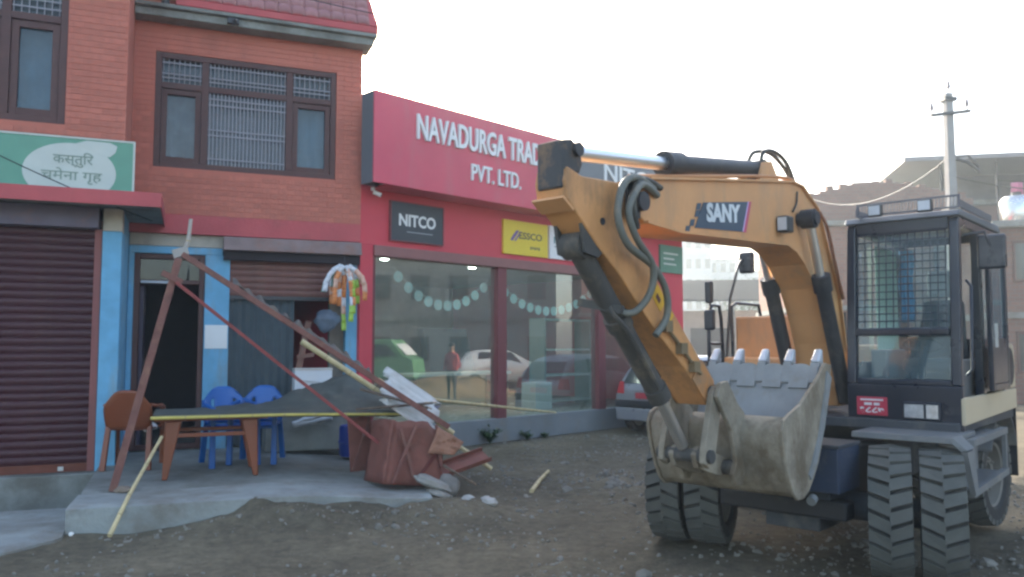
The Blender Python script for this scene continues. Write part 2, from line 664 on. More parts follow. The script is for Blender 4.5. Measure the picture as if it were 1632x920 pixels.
# ------------------------------------------------------------------ pavements (concrete porch slab and apron)
def slab(name, corners, zf, thick, mat, n=(40, 16), rag=0.012):
    """corners in house frame (s, off): back-left, back-right, front-right, front-left"""
    b = MB()
    c = [Vector((p[0], p[1], 0)) for p in corners]
    def pt(u, v):
        a = c[3].lerp(c[2], u)
        d = c[0].lerp(c[1], u)
        p = a.lerp(d, v)
        jag = 0.0
        if v == 0: jag = 0.06 * noise.noise(Vector((p.x * 2.3, 4, 0))) + 0.035 * noise.noise(Vector((p.x * 9, 2, 0)))
        z = zf(p.x) + rag * noise.noise(Vector((p.x * 1.7, p.y * 1.7, 2))) * 0.6
        if v == 0: z -= 0.012
        return hw(p.x, p.y + jag, z)
    b.grid(pt, *n)
    nv = n[1] + 1
    loop = [i * nv for i in range(n[0] + 1)] + [n[0] * nv + j for j in range(1, nv)] + [i * nv + n[1] for i in range(n[0] - 1, -1, -1)] + [j for j in range(n[1] - 1, 0, -1)]
    base = len(b.v)
    for k in loop:
        x, y, z = b.v[k]
        b.v.append((x, y, z - thick))
    m = len(loop)
    for k in range(m):
        b.f.append((loop[k], loop[(k + 1) % m], base + (k + 1) % m, base + k))
    return tag(b.build(name, mat, smooth=50), kind='structure')
slab('pavement', [(-3.42, 3.22), (0.12, 3.16), (0.0, 4.02), (-3.44, 3.96)], lambda s: porch_z(s), 0.32, m_conc2, (60, 8))
slab('porch_floor', [(-3.42, 0.0), (0.35, 0.0), (0.14, 3.145), (-3.40, 3.205)], lambda s: porch_z(s) + 0.006, 0.32, m_conc, (40, 30))
slab('concrete_apron', [(-6.2, 2.78), (-3.47, 2.78), (-3.44, 4.15), (-6.2, 7.65)], lambda s: 0.055, 0.2, m_conc2, (40, 10), 0.02)

# ------------------------------------------------------------------ brick house with shutters (left)
house = thing('brick_house', 'red painted brick house with maroon rolling shutters and dark framed barred windows', 'house', HC, HA)
W = 1.2
wall = MB()
# main upper wall around its window, front face y = 0
X0, X1, Z0, Z1 = -2.97, -0.40, 4.27, 5.95
wall.box(-3.25, X0, 0.008, 0.25, 3.42, 6.36)
wall.box(X1, 0.0, 0.008, 0.25, 3.42, 6.36)
wall.box(X0, X1, 0.008, 0.25, 3.42, Z0)
wall.box(X0, X1, 0.008, 0.25, Z1, 6.36)
wall.box(-0.25, 0.0, 0.25, 5.0, 0.0, 9.5)
wall.box(-3.25, -0.25, 0.06, 0.25, 6.50, 9.5)
wall.box(-9.0, -0.25, 4.9, 5.0, 0.0, 9.5)
wall.box(-9.25, -9.002, -W + 0.008, 5.0, 0.0, 9.5)
wall.box(-9.0, -0.25, 0.3, 4.9, 9.4, 9.5)
wall.box(-9.0, -3.25, -W + 0.26, 0.3, 9.4, 9.5)
# wing upper wall, front face y = -W
WX0, WX1, WZ0, WZ1 = -5.3, -3.93, 4.46, 6.35
wall.box(WX1, -3.25, -W + 0.008, -W + 0.25, 3.62, 9.5)
wall.box(-9.0, WX0, -W + 0.008, -W + 0.25, 3.62, 9.5)
wall.box(WX0, WX1, -W + 0.008, -W + 0.25, 3.62, WZ0)
wall.box(WX0, WX1, -W + 0.008, -W + 0.25, WZ1, 9.5)
wall.box(-3.49, -3.252, -W + 0.25, 0.3, 3.62, 9.5)
wall_o = wall.build('wall', m_mortar, house)
# bricks (stretcher courses, slightly proud of the mortar)
bl, bh, gap = 0.231, 0.0705, 0.0065
brick_me = MB().box(0, bl, -0.0005, 0.02, 0, bh).mesh('brick', m_brick)
half_me = MB().box(0, bl / 2 - gap / 2, -0.003, 0.02, 0, bh).mesh('brick', m_brick)
spots = []
def lay(x0, x1, z0, z1, y, hole):
    z = z0
    c = 0
    while z + bh <= z1:
        x = x0 + (0 if c % 2 == 0 else -(bl + gap) / 2)
        while x < x1 - 0.03:
            a, b = max(x, x0), min(x + bl, x1)
            if b - a > 0.04:
                segs = [(a, b)]
                if hole and z + bh > hole[2] - 0.005 and z < hole[3] + 0.005:
                    segs = []
                    if a < hole[0]: segs.append((a, min(b, hole[0] - 0.004)))
                    if b > hole[1]: segs.append((max(a, hole[1] + 0.004), b))
                for (p, q) in segs:
                    if q - p > 0.03: spots.append((p, q - p, y, z))
            x += bl + gap
        z += bh + gap
        c += 1
lay(-5.3, -3.25, 4.25, 6.6, -W, (WX0, WX1, WZ0, WZ1))
nwing = len(spots)
lay(-3.25, 0.0, 3.60, 6.34, 0.0, (X0, X1, Z0, Z1))
rest = MB()
for k, (x, w, y, z) in enumerate(spots):
    if k < 300:
        inst('brick', brick_me, wall_o, (x, y + 0.003 * random.random(), z), scale=(w / bl, 1, 1))
    else:
        j = 0.003 * random.random()
        rest.box(x, x + w, y - 0.0005 + j, y + 0.02, z, z + bh)
tag(rest.build('brick_courses', m_brick, wall_o), kind='stuff')
# pink red band under the bricks, wing red band under the sign
MB().box(-3.25, 0.0, -0.012, 0.3, 3.32, 3.595).build('red_band', m_redband, house)
# eave slab over the main wall, tile skirt
MB().box(-3.247, 0.12, -0.26, 0.25, 6.365, 6.475).box(-3.247, 0.168, -0.325, 0.055, 6.478, 6.533).build('eave_slab', m_conc, house, bevel=0.01)
MB().box(-2.72, 0.17, -0.33, -0.20, 6.535, 6.64).build('eave_fascia', m_redband, house, bevel=0.01)
skirt = MB().quad((-2.72, -0.32, 6.642), (0.17, -0.32, 6.642), (0.05, 0.05, 7.4), (-2.72, 0.05, 7.4)).build('tile_skirt', m_redband, house, solid=0.03)
tl = MB()
def tile_shape(u, v):
    return (u * 0.20, 0.37 / 5.2 * v * 1.25, 0.758 / 5.2 * v * 1.25 + 0.022 * math.sin(u * PI) + 0.012)
tile_me = MB().grid(tile_shape, 5, 1).mesh('roof_tile', m_tile, smooth=60)
for r_ in range(5):
    for c_ in range(15):
        x = -2.70 + c_ * 0.195
        if x + 0.2 > 0.17 - r_ * 0.02: continue
        o = inst('roof_tile', tile_me, skirt, (x, -0.335 + r_ * 0.0735, 6.635 + r_ * 0.152))
        md = o.modifiers.new('Solid', 'SOLIDIFY')
        md.thickness = 0.014
MB().cyl((-2.86, -0.20, 6.48), (-2.86, -0.20, 8.5), 0.055, n=10).build('drain_pipe', m_metal, house, smooth=40)
ml = MB().box(-2.03, -1.87, -0.33, -0.262, 6.38, 6.46).cyl((-1.93, -0.33, 6.41), (-1.93, -0.39, 6.38), 0.035, n=10)
ml.build('eave_lamp', m_metal, house, smooth=40)
# main window
def window(x0, x1, z0, z1, y, cols, zt, name='window', glass_cols=None, parent=house):
    f = MB()
    frame_rect(f, x0, x1, z0, z1, 0.085, y + 0.02, y + 0.14)
    for c in cols: f.box(c - 0.05, c + 0.05, y + 0.024, y + 0.136, z0 + 0.085, z1 - 0.085)
    ed = [x0 + 0.035] + list(cols) + [x1 - 0.035]
    for a, b in zip(ed[:-1], ed[1:]):
        f.box(a + 0.05, b - 0.05, y + 0.028, y + 0.132, zt - 0.045, zt + 0.045)
    w = f.build(name, m_dwood, parent, bevel=0.006)
    return w, ed
win, ed = window(X0, X1, Z0, Z1, 0.0, (-2.30, -1.10), 5.47)
gm = glass_mat('house_glass', (0.62, 0.70, 0.72), 1.5, 0.05)
for i, (a, b) in enumerate(zip(ed[:-1], ed[1:])):
    MB().box(a + 0.052, b - 0.052, 0.10, 0.106, 5.517, Z1 - 0.087).build('pane', gm, win)
    MB().box(a + 0.052, b - 0.052, 0.10, 0.106, Z0 + 0.087, 5.423).build('pane', gm, win)
    bars = MB()
    if i == 1:
        nb = 21
        for k in range(nb):
            x = a + 0.07 + (b - a - 0.14) * k / (nb - 1)
            bars.cyl((x, 0.045, Z0 + 0.088), (x, 0.045, 5.42), 0.0095, n=6)
        for z in (Z0 + 0.17, Z0 + 0.52, Z0 + 0.60, 5.24, 5.33): bars.box(a + 0.053, b - 0.053, 0.036, 0.056, z, z + 0.014)
    nt = 20 if i == 1 else 8
    for k in range(nt):
        x = a + 0.07 + (b - a - 0.14) * k / (nt - 1)
        bars.cyl((x, 0.045, 5.518), (x, 0.045, Z1 - 0.088), 0.006, n=6)
    for z in (5.58, 5.64, 5.80): bars.box(a + 0.053, b - 0.053, 0.036, 0.056, z, z + 0.013)
    bars.build('grille', m_grille, win)
    if i != 1:
        s_ = MB()
        frame_rect(s_, a + 0.054, b - 0.054, Z0 + 0.089, 5.42, 0.075, 0.05, 0.095)
        s_.build('sash', m_dwood, win, bevel=0.004)
def curtain(x0, x1, z0, z1, y, mat, amp=0.03, wv=9.0):
    return MB().grid(lambda u, v: (x0 + (x1 - x0) * u, y + amp * math.sin(u * (x1 - x0) * wv * 6.28) * (0.4 + 0.6 * (1 - v)), z0 + (z1 - z0) * v), 60, 4).build('curtain', mat, house, smooth=60)
curtain(-2.9, -2.35, Z0 + 0.06, 5.5, 0.30, m_curtain, 0.02, 5)
curtain(-2.22, -1.15, Z0 + 0.06, 5.2, 0.34, m_curtain, 0.02, 5)
curtain(-1.08, -0.45, Z0 + 0.06, 5.5, 0.30, m_curtblue, 0.02, 4)
MB().box(-3.24, -0.26, 2.2, 2.3, 3.45, 6.34).box(-3.24, -0.26, 0.25, 2.2, 3.6, 3.64).box(-3.3, -3.2, 0.25, 2.2, 3.45, 6.34).box(-3.24, -0.26, 0.25, 2.2, 6.30, 6.345).build('upper_room', M('room_wall', (0.22, 0.22, 0.24), 0.9), house)
# wing window
win2, ed2 = window(WX0, WX1, WZ0, WZ1, -W, (-4.60,), 5.78)
for a, b in zip(ed2[:-1], ed2[1:]):
    MB().box(a + 0.052, b - 0.052, -W + 0.10, -W + 0.106, 5.827, WZ1 - 0.087).build('pane', gm, win2)
    MB().box(a + 0.052, b - 0.052, -W + 0.10, -W + 0.106, WZ0 + 0.087, 5.733).build('pane', gm, win2)
    s_ = MB()
    frame_rect(s_, a + 0.054, b - 0.054, WZ0 + 0.089, 5.73, 0.085, -W + 0.05, -W + 0.095)
    s_.build('sash', m_dwood, win2, bevel=0.004)
    bars = MB()
    for k in range(7):
        x = a + 0.07 + (b - a - 0.14) * k / 6
        bars.cyl((x, -W + 0.045, 5.83), (x, -W + 0.045, WZ1 - 0.09), 0.006, n=6)
    for z in (5.9, 6.0): bars.box(a + 0.053, b - 0.053, -W + 0.036, -W + 0.056, z, z + 0.013)
    bars.build('grille', m_grille, win2)
    curtain(a + 0.05, b - 0.05, WZ0 + 0.06, 5.85, -W + 0.32, m_curtblue, 0.02, 4)
MB().box(-9, -3.5, 0.6, 0.7, 3.62, 6.9).box(-9, -3.5, -W + 0.25, 0.6, 3.63, 3.66).box(-9, -3.5, -W + 0.25, 0.6, 6.85, 6.9).build('wing_room', M('room_wall', (0.2, 0.2, 0.22)), house)
# projecting slab of the wing
MB().box(-9.0, -2.80, -1.78, -0.01, 3.44, 3.56).build('canopy_slab', m_conc, house, bevel=0.01)
MB().box(-9.0, -2.79, -1.80, -1.782, 3.40, 3.575).box(-2.80, -2.782, -1.78, -0.02, 3.40, 3.575).build('canopy_fascia', m_redband, house, bevel=0.005)
# wing ground floor: shutter box, shutter, plinth, posts
MB().box(-9.0, -3.50, -W - 0.14, -W + 0.16, 3.17, 3.43).build('shutter_box', M('purple_grey_steel', (0.13, 0.11, 0.15), 0.55, dirt=((0.25, 0.12, 0.1), 0.25, 3.0)), house, bevel=0.01)
sh = MB().box(-9.0, -3.47, -W + 0.05, -W + 0.08, 0.2, 3.2).build('rolling_shutter', m_shutter, house)
slat_prof = [(0, 0), (-0.006, 0.012), (-0.016, 0.035), (-0.018, 0.062), (-0.010, 0.082), (0, 0.092)]
slat_me = MB()
slat_me.prism([(-p[0] * 0 - 0, 0) for p in slat_prof[:0]] or [(p[0], p[1]) for p in slat_prof] + [(0.006, 0.092), (0.006, 0)], -5.5, 0.0, 'x')
slat_me = slat_me.mesh('slat', m_shutter, smooth=50)
for k in range(30):
    inst('slat', slat_me, sh, (-3.475, -W + 0.044 - 0.004 * random.random(), 0.30 + k * 0.0955 + 0.003 * (random.random() - 0.5)), rot=(0, 0.0012 * (random.random() - 0.5), 0))
MB().box(-9.0, -3.476, -W + 0.012, -W + 0.046, 0.20, 0.297).build('bottom_rail', M('rusty_rail', (0.16, 0.05, 0.03), 0.8, var=0.3), sh)
MB().box(-3.55, -3.47, -W - 0.01, -W + 0.012, 0.2, 3.17).build('guide_rail', M('rail_red', (0.25, 0.09, 0.08), 0.7), sh)
MB().box(-3.86, -3.80, -W - 0.02, -W + 0.011, 0.22, 0.27).cyl((-3.83, -W - 0.02, 0.245), (-3.83, -W - 0.035, 0.245), 0.012, n=8).build('padlock', M('padlock_steel', (0.6, 0.62, 0.65), 0.35, metal=0.8), sh)
MB().box(-9.0, -3.36, -W - 0.15, 0.0, -0.3, 0.195).build('plinth', m_conc, house, bevel=0.02)
MB().box(-3.462, -3.24, -W - 0.05, -W + 0.22, 0.19, 3.15).build('post', m_blue, house, bevel=0.01)
MB().box(-3.462, -3.24, -W - 0.05, -W + 0.22, 3.152, 3.438).build('post_cap', m_cream, house, bevel=0.01)
MB().box(-3.46, -3.245, -W + 0.2, 0.1, 0.0, 3.435).build('side_wall', m_blue, house)
# main ground floor
MB().box(-3.24, 0.0, 0.07, 0.33, 3.14, 3.318).build('lintel', m_cream, house, bevel=0.01)
gf = MB()
gf.box(-3.24, -2.0, 0.075, 0.32, 3.035, 3.138)
gf.box(-3.24, -3.17, 0.07, 0.30, 0.2, 3.033)
gf.box(-2.235, -1.895, 0.06, 0.32, 0.2, 3.033)
MB().box(-0.20, 0.0, 0.06, 0.32, 0.2, 3.10).build('blue_post', m_blue, house, bevel=0.008)
gf.build('blue_post', m_blue, house, bevel=0.008)
MB().box(-2.22, -1.91, 0.05, 0.058, 1.68, 2.02).build('paper_notice', m_white, house)
dr = MB()
frame_rect(dr, -3.168, -2.237, 0.26, 3.03, 0.075, 0.10, 0.22)
dr.box(-3.09, -2.315, 0.105, 0.215, 2.60, 2.66)
door = dr.build('door', m_dwood, house, bevel=0.006)
MB().box(-3.09, -2.315, 0.15, 0.156, 2.665, 2.95).build('pane', gm, door)
MB().box(-3.08, -2.60, 0.095, 0.104, 2.61, 2.645).build('rail_strip', M('pale_strip', (0.45, 0.5, 0.55), 0.5), door)
MB().box(-3.085, -3.04, 0.22, 0.95, 0.26, 2.59).build('leaf', M('door_leaf', (0.05, 0.04, 0.07), 0.5), door)
MB().hexa([(-2.0, -0.16, 3.10), (0.0, -0.16, 3.10), (0.0, 0.1, 3.10), (-2.0, 0.1, 3.10), (-2.0, -0.10, 3.30), (0.0, -0.10, 3.30), (0.0, 0.06, 3.30), (-2.0, 0.06, 3.30)]).build('shutter_hood', M('hood_steel', (0.22, 0.16, 0.15), 0.7, var=0.3, scale=3, dirt=((0.24, 0.10, 0.06), 0.6, 2.0)), house, bevel=0.01)
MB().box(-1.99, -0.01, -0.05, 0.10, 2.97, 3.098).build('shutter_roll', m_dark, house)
sh2 = MB().box(-1.893, -0.21, 0.115, 0.13, 2.40, 3.03).build('rolling_shutter', m_shutter, house)
slat2 = MB().prism([(p[0], p[1]) for p in slat_prof] + [(0.006, 0.092), (0.006, 0)], -1.68, 0.0, 'x').mesh('slat', M('old_shutter', (0.17, 0.075, 0.06), 0.6, var=0.25, scale=4, dirt=((0.2, 0.14, 0.1), 0.3, 3.0)), smooth=50)
for k in range(6):
    inst('slat', slat2, sh2, (-0.212, 0.108, 2.46 + k * 0.0955))
MB().box(-1.893, -0.213, 0.085, 0.114, 2.40, 2.458).build('bottom_rail', m_metal, sh2)
# folded steel gate panels behind the counter
fg = MB()
for k in range(16):
    x = -1.89 + k * 0.058
    fg.quad((x, 0.14 + 0.03 * (k % 2), 0.26), (x + 0.058, 0.14 + 0.03 * ((k + 1) % 2), 0.26), (x + 0.058, 0.14 + 0.03 * ((k + 1) % 2), 2.46), (x, 0.14 + 0.03 * (k % 2), 2.46))
fg.build('folding_gate', M('dark_green_gate', (0.055, 0.075, 0.085), 0.6, var=0.2, scale=4), house, solid=0.004)
MB().box(-0.42, -0.205, 0.2, 0.36, 0.26, 2.42).build('wooden_jamb', M('grey_wood', (0.16, 0.14, 0.115), 0.85, var=0.25, scale=7), house)
# dark rooms
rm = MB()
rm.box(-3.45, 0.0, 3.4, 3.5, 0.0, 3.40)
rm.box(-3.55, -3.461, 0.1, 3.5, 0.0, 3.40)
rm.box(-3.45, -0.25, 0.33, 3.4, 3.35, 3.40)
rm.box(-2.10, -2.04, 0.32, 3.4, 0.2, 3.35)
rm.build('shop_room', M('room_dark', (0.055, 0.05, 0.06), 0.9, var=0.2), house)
MB().box(-3.45, -0.25, 0.33, 3.4, 0.0, 0.24).build('room_floor', m_conc, house)

# sign board on the wing
sb = thing('shop_sign', 'green and pale cafe sign board with dark Devanagari lettering on the brick wing', 'sign', hw(-9.0, 1.35, 3.6), HA)
MB().box(4.3, 5.86, 0.0, 0.05, 0.02, 0.66).build('board', m_green, sb, bevel=0.004)
fr_ = MB()
frame_rect(fr_, 4.28, 5.88, 0.0, 0.68, 0.022, -0.008, 0.056)
fr_.build('board_frame', m_signwhite, sb)
blob = []
for k in range(40):
    t = 2 * PI * k / 40
    x = 5.18 + 0.52 * math.cos(t) * (1.0 if math.cos(t) < 0 else 0.95)
    z = 0.24 + 0.36 * math.sin(t)
    blob.append((x, max(0.025, z)))
MB().prism(blob, -0.004, -0.001, 'y').build('pale_field', m_signwhite, sb)
leaf = [(5.22, 0.60), (5.34, 0.645), (5.60, 0.64), (5.68, 0.60), (5.66, 0.52), (5.60, 0.46), (5.50, 0.47), (5.36, 0.55)]
MB().prism(leaf, -0.0065, -0.0045, 'y').build('pale_leaf', m_signwhite, sb)
lettering('कस्तुिर', m_signtext, sb, 4.98, 5.42, 0.30, 0.49, -0.0045, 0.004, split=False, name='lettering', bold=0.01)
lettering('चमेना गृह', m_signtext, sb, 4.86, 5.52, 0.10, 0.29, -0.0045, 0.004, split=False, name='lettering', bold=0.01)

# ------------------------------------------------------------------ red tile showroom
shop = thing('red_showroom', 'single storey red showroom with big glass front and raised white company lettering', 'shop', SC, SA)
sv = MB()
# wall plane y = 0; header above the glass, end pier, left pier
sv.box(0.0, 8.96, 0.0, 0.25, 3.30, 4.25)
sv.box(0.0, 0.24, 0.0, 0.25, 0.0, 3.297)
sv.box(7.98, 8.96, 0.0, 0.25, 0.0, 3.297)
sv.box(8.71, 8.96, 0.25, 8.0, 0.0, 4.25)
sv.box(0.0, 0.24, 0.25, 8.0, 0.0, 4.25)
sv.build('wall', m_redcol, shop)
MB().box(-0.12, 9.6, -0.50, -0.47, 4.18, 5.60).box(0.18, 9.6, -0.468, 0.05, 4.18, 4.21).build('fascia', m_red, shop, bevel=0.006)
MB().box(-0.118, -0.09, -0.469, -0.17, 4.185, 5.595).box(-0.088, 0.2, -0.19, -0.17, 4.185, 5.595).build('fascia_end', m_grey, shop)
MB().box(9.575, 9.602, -0.467, 0.35, 4.22, 5.59).build('fascia_return', m_grey, shop)
MB().box(0.21, 9.57, -0.468, 8.0, 5.45, 5.58).build('roof', m_conc, shop)
MB().box(0.2, 8.7, 7.9, 8.0, 0.0, 5.4).build('back_wall', M('showroom_wall', (0.45, 0.45, 0.43), 0.8), shop)
MB().box(0.245, 8.70, 0.26, 7.9, 0.1, 0.40).build('showroom_floor', M('floor_tile', (0.35, 0.35, 0.34), 0.25, var=0.1), shop)
MB().box(0.245, 8.70, 0.26, 7.9, 3.40, 3.5).build('ceiling', M('ceiling_paint', (0.45, 0.45, 0.44), 0.9), shop)
MB().box(0.242, 7.978, -0.03, 0.22, 0.0, 0.42).build('plinth', m_plinth, shop, bevel=0.01)
MB().box(0.242, 7.978, -0.045, 0.2, 3.13, 3.297).build('head_beam', M('head_beam_brown', (0.26, 0.12, 0.11), 0.6, var=0.15), shop, bevel=0.006)
shopglass = glass_mat('showroom_glass', (0.80, 0.90, 0.88), 2.9, 0.085, 0.004, (0.44, 0.50, 0.42))  # greenish film paints in part of the hazy sky reflection
cuts = [0.242, 3.06, 5.93, 7.978]
for a, b in zip(cuts[:-1], cuts[1:]):
    MB().box(a + 0.06, b - 0.06, 0.08, 0.09, 0.42, 3.13).build('glass_pane', shopglass, shop)
for c in cuts[1:3]:
    MB().box(c - 0.11, c + 0.11, -0.02, 0.18, 0.42, 3.13).build('mullion', m_mull, shop, bevel=0.006)
MB().box(0.243, 0.30, 0.02, 0.16, 0.42, 3.13).build('window_frame', m_mull, shop)
MB().box(7.92, 7.977, 0.02, 0.16, 0.42, 3.13).build('window_frame', m_mull, shop)
# downlights (lit in the photograph)
lamp_m = emit_mat('lit_downlight', (1.0, 0.97, 0.9), 9.0)
for (x, y) in ((1.25, 0.9), (1.6, 1.6), (2.55, 0.8), (2.2, 2.4), (3.95, 1.2), (4.45, 0.8), (4.6, 2.5), (6.4, 1.5)):
    MB().lathe([(0.0, -0.012), (0.07, -0.012), (0.085, 0.0)], (x, y, 3.395), 'z', 16).build('downlight', lamp_m, shop)
    ll = bpy.data.lights.new('downlight_lamp', 'SPOT')
    ll.energy = 9.0
    ll.spot_size = R(125)
    ll.spot_blend = 0.6
    ll.shadow_soft_size = 0.07
    ll.color = (1.0, 0.96, 0.88)
    lo = bpy.data.objects.new('downlight_lamp', ll)
    COL.objects.link(lo)
    lo.parent = shop
    lo.location = (x, y, 3.36)
# raised lettering on the fascia
m_letter = M('white_letter', (0.72, 0.74, 0.73), 0.45, var=0.03)
lettering('NAVADURGA TRADERS', m_letter, shop, 0.68, 4.04, 4.975, 5.385, -0.502, 0.045, bold=0.018)
lettering('PVT. LTD.', m_letter, shop, 1.84, 3.02, 4.48, 4.765, -0.502, 0.04, bold=0.012)
# boards
def board(label, x0, x1, z0, z1, y, mat, cat='sign board', edge=None):
    t = thing('sign_board', label, cat, sw(x0, -y, z0), SA)
    MB().box(0, x1 - x0, -0.05, 0.0, 0, z1 - z0).build('board', mat, t, bevel=0.004)
    if edge:
        f = MB()
        frame_rect(f, -0.006, x1 - x0 + 0.006, -0.006, z1 - z0 + 0.006, 0.018, -0.056, -0.004)
        f.build('board_frame', edge, t)
    return t
t = board('charcoal sign board with white NITCO lettering on the red wall above the first pane', 0.54, 1.63, 3.40, 4.04, 0.0, m_board, edge=m_mull)
lettering('NITCO', m_letter, t, 0.16, 0.92, 0.25, 0.45, -0.05, 0.006, bold=0.03)
MB().box(0.32, 0.86, -0.053, -0.0505, 0.155, 0.168).build('tag_line', M('grey_print', (0.35, 0.37, 0.38)), t)
t = board('yellow sign board with dark lettering over the middle mullion', 3.06, 4.25, 3.39, 4.02, 0.0, m_yellow)
pr = M('dark_print', (0.12, 0.11, 0.07), 0.6)
lettering('ESSCO', pr, t, 0.40, 1.02, 0.30, 0.43, -0.05, 0.005, bold=0.02)
MB().prism([(0.17, 0.26), (0.23, 0.25), (0.33, 0.36), (0.40, 0.45), (0.33, 0.45), (0.24, 0.36)], -0.055, -0.0505, 'y').build('logo_stroke', M('purple_print', (0.2, 0.13, 0.3)), t)
MB().prism([(0.27, 0.25), (0.31, 0.25), (0.42, 0.38), (0.46, 0.44), (0.42, 0.43)], -0.055, -0.0505, 'y').build('logo_stroke', M('purple_print', (0.2, 0.13, 0.3)), t)
for k in range(5):
    MB().box(0.70 + k * 0.055, 0.735 + k * 0.055, -0.054, -0.0505, 0.12 + 0.012 * (k % 2), 0.175).build('small_print', pr, t)
t = board('white sign board beside the yellow board, half hidden by the excavator arm', 4.30, 5.45, 3.39, 4.03, 0.0, m_white)
lettering('NE', M('teal_print', (0.10, 0.22, 0.22)), t, 0.12, 0.40, 0.30, 0.43, -0.05, 0.005, bold=0.02)
MB().box(0.12, 0.62, -0.053, -0.0505, 0.225, 0.245).build('small_print', M('grey_print', (0.35, 0.37, 0.38)), t)
t = board('dull green sign board on the red end pier of the showroom', 8.00, 8.90, 3.36, 3.99, 0.0, M('dull_green', (0.10, 0.22, 0.15), 0.6))
for k, (a, b) in enumerate(((0.12, 0.7), (0.12, 0.55), (0.12, 0.62))):
    MB().box(a, b, -0.053, -0.0505, 0.42 - k * 0.12, 0.46 - k * 0.12).build('small_print', m_signwhite, t)
t = board('long charcoal sign panel with white NITCO lettering high on the fascia', 4.55, 8.4, 4.62, 5.57, -0.504, m_grey)
lettering('NITCO', m_letter, t, 0.80, 2.75, 0.36, 0.72, -0.05, 0.02, bold=0.012)
# cctv camera
cc = thing('cctv_camera', 'small white security camera under the left end of the red fascia', 'camera', sw(0.14, 0.12, 4.15), SA)
MB().cyl((0, 0, 0.03), (0, 0, -0.02), 0.035, n=12).build('mount', m_white, cc, smooth=40)
MB().cyl((0.01, 0.0, -0.04), (0.10, -0.08, -0.09), 0.035, n=12).build('body', m_white, cc, smooth=40)
MB().cyl((0.1005, -0.0805, -0.0905), (0.106, -0.085, -0.094), 0.024, n=12).build('lens', m_black, cc, smooth=40)

# bunting garlands inside the glass
m_bunt = M('mint_paper', (0.66, 0.83, 0.81), 0.8, var=0.06)
m_bunt2 = M('white_paper', (0.78, 0.82, 0.80), 0.8, var=0.04)
def garland(label, x0, x1, ztop0, ztop1, sag, n):
    g_ = thing('bunting_garland', label, 'bunting', sw(x0, -0.30, 2.9), SA, 'bunting behind the showroom glass')
    def P(t):
        return Vector(((x1 - x0) * t, 0, (ztop0 - 2.9) * (1 - t) + (ztop1 - 2.9) * t - sag * 4 * t * (1 - t)))
    MB().tube([P(k / 24) for k in range(25)], 0.004, 5).build('string', m_bunt2, g_)
    for k in range(n):
        t_ = (k + 0.5) / n
        p = P(t_) - Vector((0, 0, 0.06))
        d = MB().lathe([(0.0, -0.003), (0.092, -0.003), (0.092, 0.003), (0.0, 0.003)], tuple(p), 'y', 18).build('paper_disc', m_bunt, g_)
        MB().lathe([(0.0, 0), (0.038, 0)], (p.x, p.y - 0.0045, p.z), 'y', 14).build('disc_print', m_bunt2, d)
garland('paper disc bunting hanging behind the left showroom pane', 0.85, 3.0, 3.02, 2.92, 0.50, 10)
garland('paper disc bunting hanging behind the pane right of the first mullion', 3.1, 6.05, 2.98, 2.92, 0.50, 13)

# showroom furniture
m_lam = M('white_laminate', (0.55, 0.58, 0.57), 0.4, var=0.05)
ct = thing('display_table', 'long white display table inside the showroom behind both panes', 'table', sw(2.4, -1.7, 0.40), SA)
MB().box(0, 2.6, 0, 0.75, 0.72, 0.77).build('top', m_lam, ct)
for (x, y) in ((0.05, 0.05), (2.5, 0.05), (0.05, 0.68), (2.5, 0.68)):
    MB().box(x, x + 0.05, y, y + 0.05, 0, 0.72).build('leg', m_metal, ct)
MB().box(0.1, 2.5, 0.7, 0.73, 0.1, 0.7).build('modesty_panel', M('olive_panel', (0.2, 0.22, 0.13), 0.7), ct)
sf = thing('display_shelf', 'open grey display shelf inside the showroom right pane', 'shelf', sw(5.5, -1.2, 0.40), SA)
for x in (0, 1.5): MB().box(x, x + 0.05, 0, 0.45, 0, 1.9).build('side_panel', M('shelf_grey', (0.25, 0.3, 0.3)), sf)
for z in (0.1, 0.65, 1.2, 1.85): MB().box(0.05, 1.5, 0, 0.45, z, z + 0.04).build('shelf_board', m_lam, sf)
cb = thing('cardboard_carton', 'pale carton standing on the showroom floor beside the shelf', 'carton', sw(4.9, -0.9, 0.402), SA)
MB().box(0, 0.5, 0, 0.4, 0, 0.55).build('box', m_lam, cb, bevel=0.005)
MB().box(0, 0.5, 0.18, 0.22, 0.5505, 0.553).build('tape', M('tape', (0.4, 0.33, 0.2)), cb)
ts = thing('tile_stack', 'stack of dark sample tile panels leaning inside the showroom', 'tile panels', sw(4.2, -3.2, 0.40), SA)
for k in range(4):
    MB().hexa([(k * 0.02, k * 0.07, 0), (1.3, k * 0.07, 0), (1.3, 0.04 + k * 0.07, 0), (k * 0.02, 0.04 + k * 0.07, 0), (k * 0.02, 0.5 + k * 0.07, 1.7), (1.3, 0.5 + k * 0.07, 1.7), (1.3, 0.54 + k * 0.07, 1.7), (k * 0.02, 0.54 + k * 0.07, 1.7)]).build('panel', M('dark_tile', (0.05, 0.07, 0.09), 0.3, rnd=0.3), ts)

